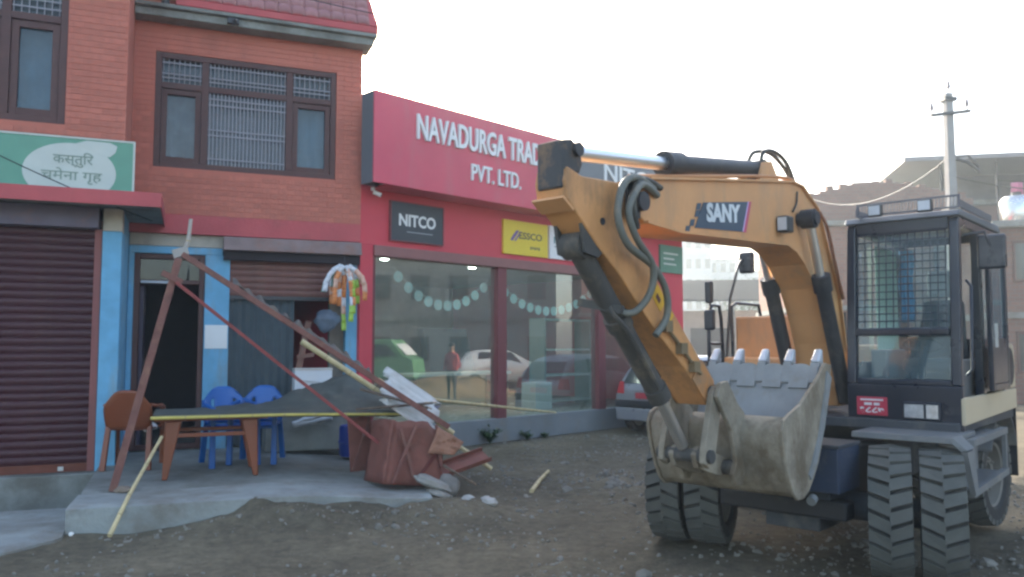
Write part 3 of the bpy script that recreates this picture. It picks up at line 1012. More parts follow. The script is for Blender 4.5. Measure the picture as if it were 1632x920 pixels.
# ------------------------------------------------------------------ collapsed stall in front of the house
def local(t_loc, rz, p):
    d = Vector(p) - Vector(t_loc)
    return Matrix.Rotation(-rz, 3, 'Z') @ d
fo = thing('collapsed_awning_frame', 'rusty steel awning frame collapsed sideways over the porch, long beam sloping right', 'awning frame', hw(-3.12, 3.15, 0.25), HA)
def F(s, off, z):            # house frame -> local coordinates of the frame thing
    return (s + 3.12, -(off - 3.15), z - 0.25)
MB().bar(F(-3.12, 3.15, 0.25), F(-2.56, 3.1, 2.66), 0.075, 0.045, (0, -1, 0)).bar(F(-3.10, 3.10, 0.25), F(-2.54, 3.05, 2.66), 0.012, 0.07, (0, -1, 0)).build('leg', m_rust, fo, bevel=0.004)
MB().bar(F(-2.62, 3.1, 2.70), F(-2.47, 3.1, 2.755), 0.09, 0.05, (0, -1, 0)).build('bracket', M('grey_weld', (0.35, 0.33, 0.3)), fo)
MB().bar(F(-2.53, 3.1, 2.71), F(0.46, 3.12, 0.76), 0.062, 0.05, (0, -1, 0)).bar(F(-2.53, 3.06, 2.735), F(0.46, 3.08, 0.785), 0.012, 0.06, (0, -1, 0)).build('beam', m_rust, fo, bevel=0.004)
MB().bar(F(-2.58, 3.16, 2.40), F(-0.06, 3.2, 0.34), 0.036, 0.036, (0, -1, 0)).build('brace', M('red_oxide', (0.25, 0.06, 0.055), 0.8, var=0.25, scale=7), fo, bevel=0.004)
MB().bar(F(-2.72, 3.13, 2.50), F(-2.52, 3.13, 2.40), 0.06, 0.05, (0, -1, 0)).build('stub', m_rust, fo)
def crumple(u, v):
    s = -2.0 + 1.55 * u
    z = 2.71 - (s + 2.53) * 0.652 + 0.02
    return F(s, 3.06 - 0.22 * v, z + 0.02 + 0.055 * v + 0.03 * math.sin(u * 70) * v + 0.05 * noise.noise(Vector((u * 9, v * 2, 0))))
MB().grid(crumple, 70, 6).build('corrugated_strip', M('dull_corrugated_steel', (0.10, 0.09, 0.08), 0.7, var=0.3, scale=6, dirt=((0.16, 0.12, 0.06), 0.5, 5)), fo, solid=0.004)

def bamboo(label, pts, r, mat=None, name='bamboo_pole', base=None):
    pts = [Vector(p) for p in pts]
    c = min(pts, key=lambda p: p.z)
    t = thing(name, label, 'bamboo')
    t.location = c
    fine = []
    for a, b in zip(pts[:-1], pts[1:]):
        for k in range(8): fine.append(a.lerp(b, k / 8) - c)
    fine.append(pts[-1] - c)
    MB().tube(fine, [r * (1.08 - 0.25 * k / len(fine)) for k in range(len(fine))], 9).build('culm', mat or m_bamboo, t, smooth=50)
    L = (pts[-1] - pts[0]).length
    nn = max(2, int(L / 0.35))
    for k in range(1, nn):
        q = k / nn * (len(fine) - 1)
        i = int(q)
        a = fine[i].lerp(fine[min(i + 1, len(fine) - 1)], q - i)
        d = (fine[min(i + 1, len(fine) - 1)] - fine[i]).normalized() * 0.006
        MB().cyl(a - d, a + d, r * 1.1, n=9).build('node_ring', M('bamboo_node', (0.40, 0.31, 0.16), 0.7), t, smooth=50)
    return t
bamboo('pale bent stick standing up from the top of the rusty frame', [hw(-2.53, 3.03, 2.66), hw(-2.47, 3.03, 2.86), hw(-2.45, 3.03, 3.10)], 0.022, M('bleached_stick', (0.40, 0.36, 0.32), 0.8))
bamboo('slim bamboo stick leaning from the pavement edge up to the table', [hw(-3.05, 4.28, 0.05), hw(-2.93, 3.85, 0.315), hw(-2.68, 2.95, 0.76)], 0.02)
bamboo('longest pale bamboo pole slanting down right past the rusty box', [hw(-1.17, 2.35, 1.78), hw(0.0, 2.5, 1.00), hw(1.16, 2.70, 0.17)], 0.033)
bamboo('short bamboo pole lying just above the longest slanting pole', [hw(-0.25, 2.42, 1.30), hw(0.70, 2.56, 0.62)], 0.036)
bamboo('thin bamboo pole lying level from the rubble to the showroom plinth', [hw(0.62, 1.55, 0.99), (Vector(hw(0.62, 1.55, 0.99)) + Vector(sw(4.44, 0.06, 0.44))) / 2, sw(4.44, 0.06, 0.44)], 0.022)
bamboo('thin yellow bamboo batten along the front edge of the dark tarpaulin', [hw(-2.80, 2.78, 0.945), hw(-1.4, 2.79, 0.94), hw(0.0, 2.77, 0.90)], 0.018, M('yellow_bamboo', (0.55, 0.46, 0.12), 0.6))
bamboo('broken bamboo stick lying alone on the open dirt', [(0.23, 9.62, gh(0.23, 9.62) + 0.02), (0.36, 10.4, gh(0.36, 10.4) + 0.05), (0.50, 11.2, gh(0.5, 11.2) + 0.03)], 0.026, name='bamboo_stick')

# tarpaulin draped over the table
BK = [(-2.8, 0.955), (-2.2, 0.965), (-1.46, 1.02), (-1.08, 1.17), (-0.76, 1.29), (-0.44, 1.34), (-0.1, 1.16), (0.24, 1.0)]
def bk(s):
    for (a, za), (b, zb) in zip(BK[:-1], BK[1:]):
        if a <= s <= b: return za + (zb - za) * (s - a) / (b - a)
    return BK[-1][1]
ta = thing('tarpaulin', 'dark grey green tarpaulin sagging over the brown table and the rusty box', 'tarpaulin', hw(-2.8, 2.75, 0.93), HA)
def tarp(u, v):
    s = -2.78 + 2.86 * u
    zb = bk(s)
    zf = 0.968 - 0.035 * u
    z = zf + (zb - zf) * v ** 1.4 + 0.03 * noise.noise(Vector((s * 3, v * 3, 0))) * (0.2 + v) * (0.3 + u)
    z += 0.014 * math.sin(s * 24 + 5 * v) * v * u + 0.035 * noise.noise(Vector((s * 7, v * 5, 7))) * v * (0.25 + u) + 0.02 * noise.noise(Vector((s * 17, v * 11, 2))) * v * u
    return (s + 2.8, v * 1.05, max(z, 0.962 - 0.035 * u) - 0.93)
MB().grid(tarp, 70, 16).build('sheet', m_tarp, ta, smooth=70, solid=0.006)
def hem(u, v):
    s = -2.78 + 2.86 * u
    return (s + 2.8, -0.002 - 0.01 * math.sin(s * 30) * v, 0.965 - 0.035 * u - 0.93 - v * (0.02 + 0.03 * u + 0.03 * abs(noise.noise(Vector((s * 4, 0, 0))))))
MB().grid(hem, 60, 2).build('hem', m_tarp, ta, smooth=70, solid=0.004)

# white corrugated sheet
cs = thing('corrugated_roof_sheet', 'broken whitish corrugated sheet tilted on top of the rusty box', 'roof sheet', hw(-0.30, 2.80, 0.96), HA)
def corr(u, v):
    edge2 = noise.noise(Vector((v * 14, 0, 3))) + 0.6 * math.sin(v * 50) if u in (0.0, 1.0) else 0
    a = u * 0.86
    return (a * 0.72 + v * 0.16 + 0.06 * edge2, -0.12 + 0.40 * v - 0.10 * u, 0.10 - a * 0.50 + 0.028 * math.sin(v * 38) + v * 0.40)
MB().grid(corr, 8, 80).build('sheet', m_foil, cs, smooth=60, solid=0.008)
cs2 = thing('corrugated_roof_sheet', 'smaller grey corrugated sheet piece lying behind the whitish one', 'roof sheet', hw(0.1, 2.0, 0.95), HA)
MB().grid(lambda u, v: (u * 0.6, 0.5 * v, 0.022 * math.sin(u * 40) + 0.12 * v - 0.06 * u), 60, 3).build('sheet', M('grey_purple_sheet', (0.2, 0.19, 0.23), 0.7, var=0.2), cs2, smooth=60, solid=0.008)

# plastic table
tb = thing('plastic_table', 'brown plastic table under the tarpaulin on the porch', 'table', hw(-2.17, 2.35, 0.262), HA)
MB().box(-0.60, 0.60, -0.36, 0.36, 0.635, 0.665).build('top', m_brplastic, tb, bevel=0.012)
for y_ in (-0.325, 0.325): MB().box(-0.37, 0.37, y_ - 0.012, y_ + 0.012, 0.455, 0.50).build('stretcher', m_brplastic, tb, bevel=0.006)
for sx in (-1, 1):
    for sy in (-1, 1):
        a, b = Vector((sx * 0.40, sy * 0.31, 0.634)), Vector((sx * 0.475, sy * 0.33, 0.0))
        MB().hexa([(b.x - 0.028, b.y - 0.028, 0), (b.x + 0.028, b.y - 0.028, 0), (b.x + 0.028, b.y + 0.028, 0), (b.x - 0.028, b.y + 0.028, 0), (a.x - 0.085, a.y - 0.03, 0.634), (a.x + 0.085, a.y - 0.03, 0.634), (a.x + 0.085, a.y + 0.03, 0.634), (a.x - 0.085, a.y + 0.03, 0.634)]).build('leg', m_brplastic, tb, bevel=0.012)

def make_chair(label, mat, loc, rz, group, slots=True):
    """one-piece plastic armchair, front towards -y"""
    c = thing('plastic_chair', label, 'chair', loc, rz, group)
    MB().grid(lambda u, v: ((u - 0.5) * (0.46 - 0.04 * v), (v - 0.5) * 0.44, 0.42 - 0.025 * math.sin(v * PI) * math.sin(u * PI) + (0.0 if v > 0.1 else -0.02)), 10, 8).build('seat', mat, c, smooth=70, solid=0.016)
    def back(u, v):
        w = 0.44 * (1 - 0.35 * max(0, v - 0.6) ** 2 / 0.16) + 0.03 * math.sin(v * PI)
        a = (u - 0.5)
        return (a * w, 0.20 + 0.10 * v - 0.10 * (1 - (2 * a) ** 2) * 0 + 0.05 * (1 - (2 * a) ** 2), 0.43 + 0.41 * v - 0.07 * (2 * a) ** 4 * v)
    bk_ = MB().grid(back, 14, 12)
    # leave vertical slots open
    nv = 13
    keep = []
    for f in bk_.f:
        a, b = f[0] // nv, f[0] % nv
        if slots and a in (3, 10) and 3 <= b <= 7: continue
        keep.append(f)
    bk_.f = keep
    bk_.build('backrest', mat, c, smooth=70, solid=0.014)
    for sx in (-1, 1):
        MB().tube([(sx * 0.23, -0.20, 0.63), (sx * 0.255, -0.05, 0.655), (sx * 0.25, 0.12, 0.66), (sx * 0.22, 0.27, 0.68)], 0.02, 8).build('armrest', mat, c, smooth=60)
        MB().hexa([(sx * 0.235 - 0.03, -0.25, 0), (sx * 0.235 + 0.03, -0.25, 0), (sx * 0.235 + 0.03, -0.20, 0), (sx * 0.235 - 0.03, -0.20, 0), (sx * 0.23 - 0.025, -0.22, 0.64), (sx * 0.23 + 0.025, -0.22, 0.64), (sx * 0.23 + 0.025, -0.17, 0.64), (sx * 0.23 - 0.025, -0.17, 0.64)]).build('leg', mat, c, bevel=0.008)
        MB().hexa([(sx * 0.22 - 0.03, 0.27, 0), (sx * 0.22 + 0.03, 0.27, 0), (sx * 0.22 + 0.03, 0.32, 0), (sx * 0.22 - 0.03, 0.32, 0), (sx * 0.20 - 0.025, 0.17, 0.46), (sx * 0.20 + 0.025, 0.17, 0.46), (sx * 0.20 + 0.025, 0.22, 0.46), (sx * 0.20 - 0.025, 0.22, 0.46)]).build('leg', mat, c, bevel=0.008)
    c.scale = (1.15, 1.15, 1.12)
    return c
make_chair('blue plastic chair behind the table, left of the two', m_bplastic, hw(-1.93, 1.70, 0.262), HA + R(12), 'blue chairs on the porch')
make_chair('blue plastic chair behind the table, nearer the counter', m_bplastic, hw(-1.60, 1.60, 0.262), HA - R(18), 'blue chairs on the porch')
make_chair('brown plastic chair in front of the dark doorway', m_brplastic, hw(-3.02, 1.45, 0.262), HA + R(168), None, False)
tag(MB().rock((0, 0, 0), 0.09, 0.07, 0.06, 4, 2, 0.5).build('paper_bundle', m_white), 'small crumpled pale bundle on the brown chair seat', 'bundle')
bpy.data.objects['paper_bundle'].location = hw(-2.86, 1.5, 0.74)

# rusty sheet metal box, tilted
bx = thing('rusty_metal_box', 'rusty red sheet metal stall box tilted at the porch end', 'metal box', hw(-0.14, 3.25, porch_z(-0.14) + 0.02), HA, rot=(R(-5), R(7), HA + R(6)))
bw, bd, bh_ = 0.33, 0.36, 0.70
def dent(a, b, k): return 0.03 * noise.noise(Vector((a * 3.1, b * 2.7, k))) + 0.022 * noise.noise(Vector((a * 9, b * 9, k)))
def top_h(a, k): return bh_ + 0.07 * noise.noise(Vector((a * 4, k, 0))) - 0.16 * max(0, a) 
def panel(fn, name='panel', mat=None, nu=9, nv=8):
    return MB().grid(fn, nu, nv).build(name, mat or m_rustsheet, bx, smooth=14, solid=0.006)
panel(lambda u, v: ((u - 0.5) * 2 * bw * (1 - 0.10 * v), -bd + dent(u, v, 1) + 0.07 * max(0, 0.55 - abs(u - 0.45 + 0.3 * v)) , v * top_h((u - 0.5), 1)), 'front_panel')
panel(lambda u, v: (bw * (1 - 0.10 * v) + dent(u, v, 2), -bd + 0.72 * u, v * (top_h(0.5, 2) - 0.12 * u)), 'side_panel')
panel(lambda u, v: (-bw * (1 - 0.10 * v) - dent(u, v, 3), -bd + 0.72 * u, v * top_h(-0.5, 3)), 'side_panel')
panel(lambda u, v: (-bw * 0.95 + 0.62 * u, -bd + 0.05 + 0.66 * v, bh_ - 0.02 - 0.10 * u + 0.05 * v + dent(u, v, 4)), 'lid')
panel(lambda u, v: (0.12 + 0.30 * u + 0.10 * v, -bd - 0.05 - 0.06 * u + dent(u, v, 5), 0.36 + 0.30 * v * (1 - 0.5 * u)), 'torn_flap', M('brown_sheet', (0.30, 0.15, 0.095), 0.8, var=0.3, scale=6))
for k, (a, b) in enumerate((((-0.26, 0.02), (-0.04, 0.66)), ((0.02, 0.06), (0.26, 0.40)), ((0.30, 0.22), (0.20, 0.68)), ((-0.02, 0.10), (-0.22, 0.60)))):
    MB().bar((a[0], -bd - 0.035, a[1]), (b[0], -bd - 0.03, b[1]), 0.034, 0.018, (0, -1, 0)).build('brace', M('dark_red_steel', (0.12, 0.03, 0.025), 0.75, var=0.25) if k == 1 else m_rust, bx)
for k, (a, b, w_, lab) in enumerate((((-0.55, 2.86, 1.22), (0.25, 2.95, 0.98), 0.05, 'dark broken wooden slat lying across the tarpaulin ridge'), ((-0.30, 2.60, 1.24), (0.42, 2.62, 0.86), 0.04, 'thin dark slat under the white corrugated sheet'), ((-0.62, 2.95, 0.99), (0.30, 2.98, 1.04), 0.035, 'grey wooden slat lying level on the tarpaulin edge'), ((0.22, 3.70, 0.40), (0.62, 3.58, 0.16), 0.05, 'short splintered slat propped beside the red steel channel'))):
    sl = thing('scrap_lumber', lab, 'scrap wood', hw(*a), HA)
    d_ = (b[0] - a[0], -(b[1] - a[1]), b[2] - a[2])
    MB().bar((0, 0, 0), d_, w_, 0.018, (0, -0.4, 1)).build('board', M('weathered_slat', (0.13, 0.10, 0.075), 0.9, var=0.35, scale=9), sl)
    MB().bar((d_[0] * 0.9, d_[1] * 0.9 + 0.01, d_[2] * 0.9 + 0.012), (d_[0] * 1.06, d_[1] * 1.05, d_[2] * 1.05), w_ * 0.4, 0.01, (0, -0.4, 1)).build('splinter', M('fresh_wood', (0.34, 0.24, 0.14), 0.9), sl)
# second open box panel left of it
pn = thing('leaning_metal_sheet', 'dark rusty sheet panel leaning behind the left side of the metal box', 'metal panel', hw(-0.52, 2.65, 0.23), HA, rot=(R(-8), 0, HA + R(20)))
MB().box(-0.10, 0.22, 0, 0.012, 0, 0.66).build('sheet', m_rustsheet, pn)
MB().bar((-0.08, -0.012, 0.02), (0.20, -0.012, 0.62), 0.03, 0.015, (0, -1, 0)).build('brace', m_rust, pn)
# red steel tray lying against the box
tr = thing('red_steel_channel', 'red oxide steel channel lying propped on a stone at the porch end', 'steel channel', hw(0.12, 3.45, 0.25), HA, rot=(R(28), R(-13), HA + R(10)))
MB().box(0.0, 0.78, -0.10, 0.10, 0.0, 0.008).box(0, 0.78, -0.108, -0.10, 0.0, 0.06).box(0, 0.78, 0.10, 0.108, 0.0, 0.06).build('channel', m_rustsheet, tr)
MB().box(0.28, 0.34, -0.112, 0.112, -0.006, -0.0005).build('strap', M('grey_strap', (0.35, 0.3, 0.28)), tr)
# boulders
def stone(label, p, sx, sy, sz, seed, rot=(0, 0, 0), rough=0.3, mat=None):
    o = MB().rock((0, 0, 0), sx, sy, sz, seed, 3, rough).build('stone', mat or m_stone, smooth=70)
    o.location = p
    o.rotation_euler = rot
    return tag(o, label, 'stone')
q = hw(0.30, 3.55, 0.12)
stone('round grey boulder under the end of the red steel channel', q, 0.16, 0.13, 0.155, 3, (0.2, 0.3, 0.5))
q = hw(0.08, 3.72, 0.23)
stone('pale wedge shaped stone lying at the foot of the rusty box', q, 0.21, 0.08, 0.055, 8, (0.15, 0.38, HA - 0.2), 0.4)
q = hw(0.16, 3.72, 0.10)
stone('dark flat stone beneath the pale wedge stone', q, 0.15, 0.10, 0.05, 12, (0, 0.3, HA), 0.4)
for k, (s_, f_, a, lab) in enumerate(((0.42, 3.95, 0.055, 'small pale stone just in front of the round boulder'), (0.62, 3.95, 0.05, 'small pale stone right of the round boulder'), (0.58, 4.2, 0.07, 'flat pale stone on the dirt in front of the boulder'))):
    p = hw(s_, f_, 0)
    p.z = gh(p.x, p.y) + a * 0.3
    stone(lab, p, a * 1.3, a, a * 0.6, 20 + k, (0, 0, k * 1.3), 0.4, M('pale_stone', (0.42, 0.41, 0.38), 0.9, var=0.15))
p = Vector((-3.55, 6.95, 0.06))
stone('tiny white stone at the corner of the concrete apron', (-3.92, 7.28, 0.06), 0.022, 0.02, 0.018, 31, mat=m_white)
stone('brick coloured rubble lump beside the foot of the rusty leg', hw(-3.02, 3.22, 0.275), 0.09, 0.06, 0.035, 33, rough=0.5, mat=M('brown_rubble', (0.22, 0.17, 0.13), 0.9))

# counter, carton and goods in the small shop
co = thing('concrete_counter', 'low grey concrete counter in front of the half open shutter', 'counter', hw(-0.8, 0.45, 0.255), HA)
MB().box(-0.62, 0.55, -0.25, 0.30, 0.0, 0.62).build('body', m_conc, co, bevel=0.015)
MB().box(-0.66, 0.58, -0.28, 0.33, 0.622, 0.67).build('top', m_conc, co, bevel=0.01)
ca = thing('white_carton', 'white cardboard carton standing on the concrete counter', 'carton', hw(-0.77, 0.50, 0.93), HA)
MB().box(-0.26, 0.26, -0.15, 0.15, 0, 0.44).build('box', M('white_card', (0.62, 0.64, 0.66), 0.7, var=0.08), ca, bevel=0.006)
MB().box(-0.265, 0.265, -0.156, 0.156, 0.441, 0.47).build('lid', M('cream_card', (0.55, 0.52, 0.47), 0.7), ca, bevel=0.004)
MB().bar((-0.14, -0.16, 0.30), (0.24, -0.16, 0.25), 0.004, 0.02, (0, -1, 0)).build('strap', M('grey_weld', (0.2, 0.2, 0.2)), ca)
wb = MB().grid(lambda u, v: ((u - 0.5) * 0.55, 0.04 * math.sin(v * PI) - 0.02, 0.12 * v * (0.3 + 0.7 * u) + 0.02 * noise.noise(Vector((u * 5, v * 5, 1)))), 14, 6).build('white_plastic_bag', M('white_poly', (0.58, 0.60, 0.62), 0.5, var=0.1), smooth=60, solid=0.05)
wb.location = hw(-0.80, 0.84, 0.66)
wb.rotation_euler = (0, R(-8), HA)
tag(wb, 'flattened white plastic bag on the side of the counter below the carton', 'plastic bag')
bb = thing('blue_drum', 'dark blue plastic drum beside the counter under the tarpaulin', 'drum', hw(-0.28, 1.05, 0.20), HA)
MB().lathe([(0.0, 0), (0.17, 0), (0.185, 0.03), (0.19, 0.2), (0.185, 0.38), (0.17, 0.42), (0.16, 0.42), (0.155, 0.40), (0.0, 0.40)], (0, 0, 0), 'z', 24).build('body', M('dark_blue_plastic', (0.02, 0.05, 0.28), 0.4), bb, smooth=40)
MB().lathe([(0.187, 0.18), (0.2, 0.19), (0.2, 0.21), (0.187, 0.22)], (0, 0, 0), 'z', 24).build('rib', M('dark_blue_plastic', (0.02, 0.05, 0.28), 0.4), bb, smooth=40)
# goods at the right jamb: bag and sack
gb = MB().rock((0, 0, 0), 0.19, 0.10, 0.15, 41, 3, 0.35).build('hanging_bag', M('slate_bag', (0.10, 0.13, 0.17), 0.6, var=0.3, scale=8), smooth=60)
gb.location = hw(-0.54, 0.22, 2.09)
tag(gb, 'slate grey stuffed bag hanging under the shutter beside the packets', 'bag')
for k, (s_, z_, lab) in enumerate(((-0.62, 1.72, 'brown wooden plank leaning inside the small shop opening'), )):
    pk = thing('wooden_plank', lab, 'plank', hw(-0.98, 0.0, 0.93), HA)
    MB().bar((0, 0, 0), (0.22, 0.05, 1.15), 0.09, 0.03, (0, -1, 0)).build('board', M('brown_plank', (0.20, 0.10, 0.075), 0.8, var=0.25, scale=6), pk)
    MB().bar((0.05, -0.02, 0.62), (0.30, -0.02, 0.66), 0.06, 0.02, (0, -1, 0)).build('cleat', M('brown_plank', (0.2, 0.1, 0.075)), pk)

# hanging bundle of snack packets
sp = thing('snack_packet_bundle', 'bundle of orange, silver and green snack packet strips hanging at the shop corner', 'snack packets', hw(-0.30, 0.35, 2.96), HA)
MB().cyl((0, 0, 0.10), (0, 0, -0.06), 0.008, n=6).build('hook', m_metal, sp)
cols = {'o': M('orange_foil', (0.62, 0.22, 0.07), 0.35, var=0.25, scale=14), 'w': M('silver_foil', (0.60, 0.62, 0.66), 0.3, var=0.3, scale=16), 'g': M('green_foil', (0.30, 0.48, 0.06), 0.35, var=0.2, scale=14), 'p': M('peach_foil', (0.60, 0.36, 0.26), 0.35, var=0.25, scale=14), 't': M('teal_foil', (0.14, 0.25, 0.20), 0.35, var=0.25, scale=14)}
def pillow(u, v):
    a, b = u - 0.5, v - 0.5
    t = 0.02 * max(0, 1 - (2 * a) ** 4) * max(0, 1 - (2 * b) ** 6)
    return (a * 0.075, -t + 0.004 * math.sin(a * 60 + b * 31), b * 0.14)
pk_me = {}
for k, m_ in cols.items():
    b = MB().grid(pillow, 6, 8)
    b2 = MB().grid(lambda u, v: (pillow(u, v)[0], -pillow(u, v)[1], pillow(u, v)[2]), 6, 8)
    o_ = len(b.v)
    b.v += b2.v
    b.f += [tuple(i + o_ for i in f) for f in b2.f]
    pk_me[k] = b.mesh('snack_packet', m_, smooth=70)
strips = [(-0.27, 1.5, 'wwww'), (-0.21, 1.2, 'wtwt'), (-0.17, 0.95, 'ttwp'), (-0.11, 0.7, 'wopoo'), (-0.05, 0.45, 'wpowo'), (0.00, 0.25, 'wooowpgg'), (0.05, 0.35, 'pwoowgg'), (0.10, 0.55, 'wooog'), (0.16, 0.8, 'pwgog'), (0.21, 1.1, 'wpppo'), (0.26, 1.4, 'wwpw'), (-0.14, 0.8, 'wttoo'), (0.07, 0.4, 'wpggog')]
for i, (x, droop, seq) in enumerate(strips):
    yj = -0.10 * math.cos(i * 2.1) - 0.03
    px, pz = x * 0.25, -0.06
    ang = math.atan2(x, 0.12) * 0.9
    for j, ch in enumerate(seq):
        L_ = 0.118
        a_ = ang * max(0.0, 1 - j * (0.45 if abs(x) < 0.2 else 0.28)) + 0.06 * math.sin(i * 3 + j)
        nx_, nz_ = px + L_ * math.sin(a_), pz - L_ * math.cos(a_)
        inst('snack_packet', pk_me[ch], sp, ((px + nx_) / 2, yj * min(1, 0.4 + j * 0.3), (pz + nz_) / 2), (0.15 * math.sin(i + j), -a_, 0.5 * math.sin(i * 1.7 + j)))
        px, pz = nx_, nz_

# weeds at the foot of the showroom plinth
m_leaf = M('weed_leaf', (0.055, 0.105, 0.035), 0.7, var=0.3, scale=10, rnd=0.2)
def weed(label, p, n, h, seed):
    rr = random.Random(seed)
    t = thing('weed', label, 'weed', p)
    st = MB()
    lf = MB()
    for k in range(n):
        a = rr.random() * 6.28
        L_ = h * (0.5 + 0.6 * rr.random())
        le = 0.25 + 0.7 * rr.random()
        pts = [Vector((math.cos(a) * le * L_ * t_ * t_, math.sin(a) * le * L_ * t_ * t_, L_ * (t_ - 0.25 * le * t_ * t_))) for t_ in (0, 0.35, 0.7, 1.0)]
        st.tube(pts, 0.004, 4)
        for q_ in range(9):
            f = 0.25 + 0.75 * q_ / 8
            i = min(2, int(f * 3))
            c = pts[i].lerp(pts[i + 1], f * 3 - i)
            b = rr.random() * 6.28
            w = 0.02 + 0.018 * rr.random()
            d = Vector((math.cos(b), math.sin(b), 0.3 + 0.5 * rr.random())).normalized()
            s_ = d.cross(Vector((0, 0, 1))).normalized() * w * 0.6
            lf.quad(c, c + d * w * 1.2 + s_, c + d * w * 3, c + d * w * 1.2 - s_)
    st.build('stems', m_leaf, t)
    tag(lf.build('leaves', m_leaf, t), kind='stuff')
for k, (s_, f_, n, h, lab) in enumerate(((2.62, 0.16, 26, 0.30, 'largest green weed clump at the foot of the showroom plinth'), (3.55, 0.16, 14, 0.16, 'small weed tuft at the plinth, right of the largest clump'), (4.05, 0.14, 9, 0.10, 'tiniest weed tuft along the showroom plinth'), (0.98, 0.75, 34, 0.22, 'low green weed patch between the rusty box and the showroom'))):
    p = sw(s_, f_, 0)
    p.z = gh(p.x, p.y)
    weed(lab, p, n, h, 60 + k)

# loose gravel and rubble on the dirt
rr = random.Random(5)
gv = MB()
ico = bmesh.new()
bmesh.ops.create_icosphere(ico, subdivisions=1, radius=1.0)
iv = [v.co.copy() for v in ico.verts]
ifc = [tuple(v.index for v in f.verts) for f in ico.faces]
ico.free()
cnt = 0
while cnt < 5000:
    y = 4.6 + 11 * rr.random() ** 1.3
    x = -4.2 + 11 * rr.random()
    s_, f_ = to_h(x, y)
    if s_ < 0.1 and f_ < 4.1: continue
    if (Vector((x, y, 0)) - SC).dot(SN) < 0.05: continue
    dens = 0.35 + 0.9 * noise.noise(Vector((x * 0.8, y * 0.8, 4)))
    clus = math.exp(-((x - 1.0) / 0.8) ** 2 - ((y - 9.9) / 1.3) ** 2)
    dens += 0.9 * clus
    if rr.random() > dens: continue
    sz = 0.008 + 0.022 * rr.random() ** 3
    if rr.random() < 0.03 + 0.12 * clus: sz *= 2.4
    c = Vector((x, y, gh(x, y) + sz * 0.15))
    rot = Matrix.Rotation(rr.random() * 6.28, 3, Vector((rr.random() - .5, rr.random() - .5, rr.random() - .5)).normalized())
    sc_ = Vector((1.3 * (0.7 + 0.6 * rr.random()), 1.0, 0.55 + 0.3 * rr.random())) * sz
    o_ = len(gv.v)
    for v in iv:
        w = rot @ Vector((v.x * sc_.x, v.y * sc_.y, v.z * sc_.z)) * (0.85 + 0.3 * rr.random())
        gv.v.append(tuple(c + w))
    gv.f += [tuple(i + o_ for i in f) for f in ifc]
    cnt += 1
gme = gv.build('gravel', M('gravel_stone', (0.20, 0.187, 0.158), 0.9, var=0.45, scale=3.0), smooth=None)
tag(gme, 'loose grey gravel and rubble scattered over the dirt', kind='stuff')

# ------------------------------------------------------------------ wheeled excavator
ex = thing('wheeled_excavator', 'orange wheeled excavator with dark blue cab, folded boom and curled muddy bucket', 'excavator', EO, math.atan2(FW.y, FW.x))
MUD = (0.20, 0.165, 0.115)
m_or = M('orange_paint', (0.60, 0.30, 0.125), 0.5, var=0.14, scale=2.2, dirt=((0.38, 0.25, 0.14), 0.5, 4.0), streak=0.3, spec=0.45, bump=0.03)
m_ormud = M('muddy_orange_paint', (0.46, 0.205, 0.07), 0.65, var=0.15, scale=2.5, dirt=(MUD, 0.75, 3.0), bump=0.15)
m_cab = M('dark_navy_paint', (0.009, 0.015, 0.030), 0.30, var=0.15, spec=0.5, dirt=((0.06, 0.065, 0.075), 0.3, 3.0))
m_cyl = M('dark_cylinder_paint', (0.028, 0.03, 0.036), 0.5, var=0.2, dirt=((0.10, 0.09, 0.075), 0.35, 5.0))
m_cylmud = M('muddy_cylinder', (0.06, 0.058, 0.055), 0.75, var=0.25, dirt=(MUD, 0.45, 5.0), bump=0.15)
m_buck = M('muddy_bucket_steel', (0.27, 0.235, 0.18), 0.85, var=0.35, scale=4, bump=0.5, bscale=20, dirt=((0.12, 0.085, 0.05), 0.7, 4.0), streak=0.6)
m_steel = M('worn_grey_steel', (0.25, 0.262, 0.262), 0.6, metal=0.2, var=0.2, scale=4, dirt=((0.20, 0.17, 0.12), 0.4, 4.0))
m_tyre = M('dusty_tyre', (0.034, 0.034, 0.033), 0.88, var=0.2, scale=5, bump=0.15, bscale=40, dirt=((0.11, 0.105, 0.09), 0.4, 2.5))
m_tread = M('dusty_tread', (0.092, 0.094, 0.085), 0.9, var=0.2, scale=6, bump=0.15, bscale=40, dirt=((0.10, 0.096, 0.088), 0.45, 3.0))
m_rim = M('dusty_rim', (0.16, 0.15, 0.13), 0.8, var=0.2)
m_beige = M('cream_body_paint', (0.50, 0.42, 0.29), 0.5, var=0.08, dirt=((0.36, 0.29, 0.2), 0.3, 2.0))
m_frame = M('dusty_dark_frame', (0.055, 0.06, 0.068), 0.7, var=0.2, dirt=((0.16, 0.15, 0.13), 0.35, 3.0))
m_fend = M('dusty_grey_fender', (0.16, 0.165, 0.165), 0.7, var=0.15, dirt=((0.26, 0.24, 0.21), 0.4, 3.0))
m_cabglass = glass_mat('cab_glass', (0.90, 0.96, 0.97), 1.5, 0.10, film=(0.30, 0.44, 0.50))  # teal film paints a misty reflective sheen onto the cab glass

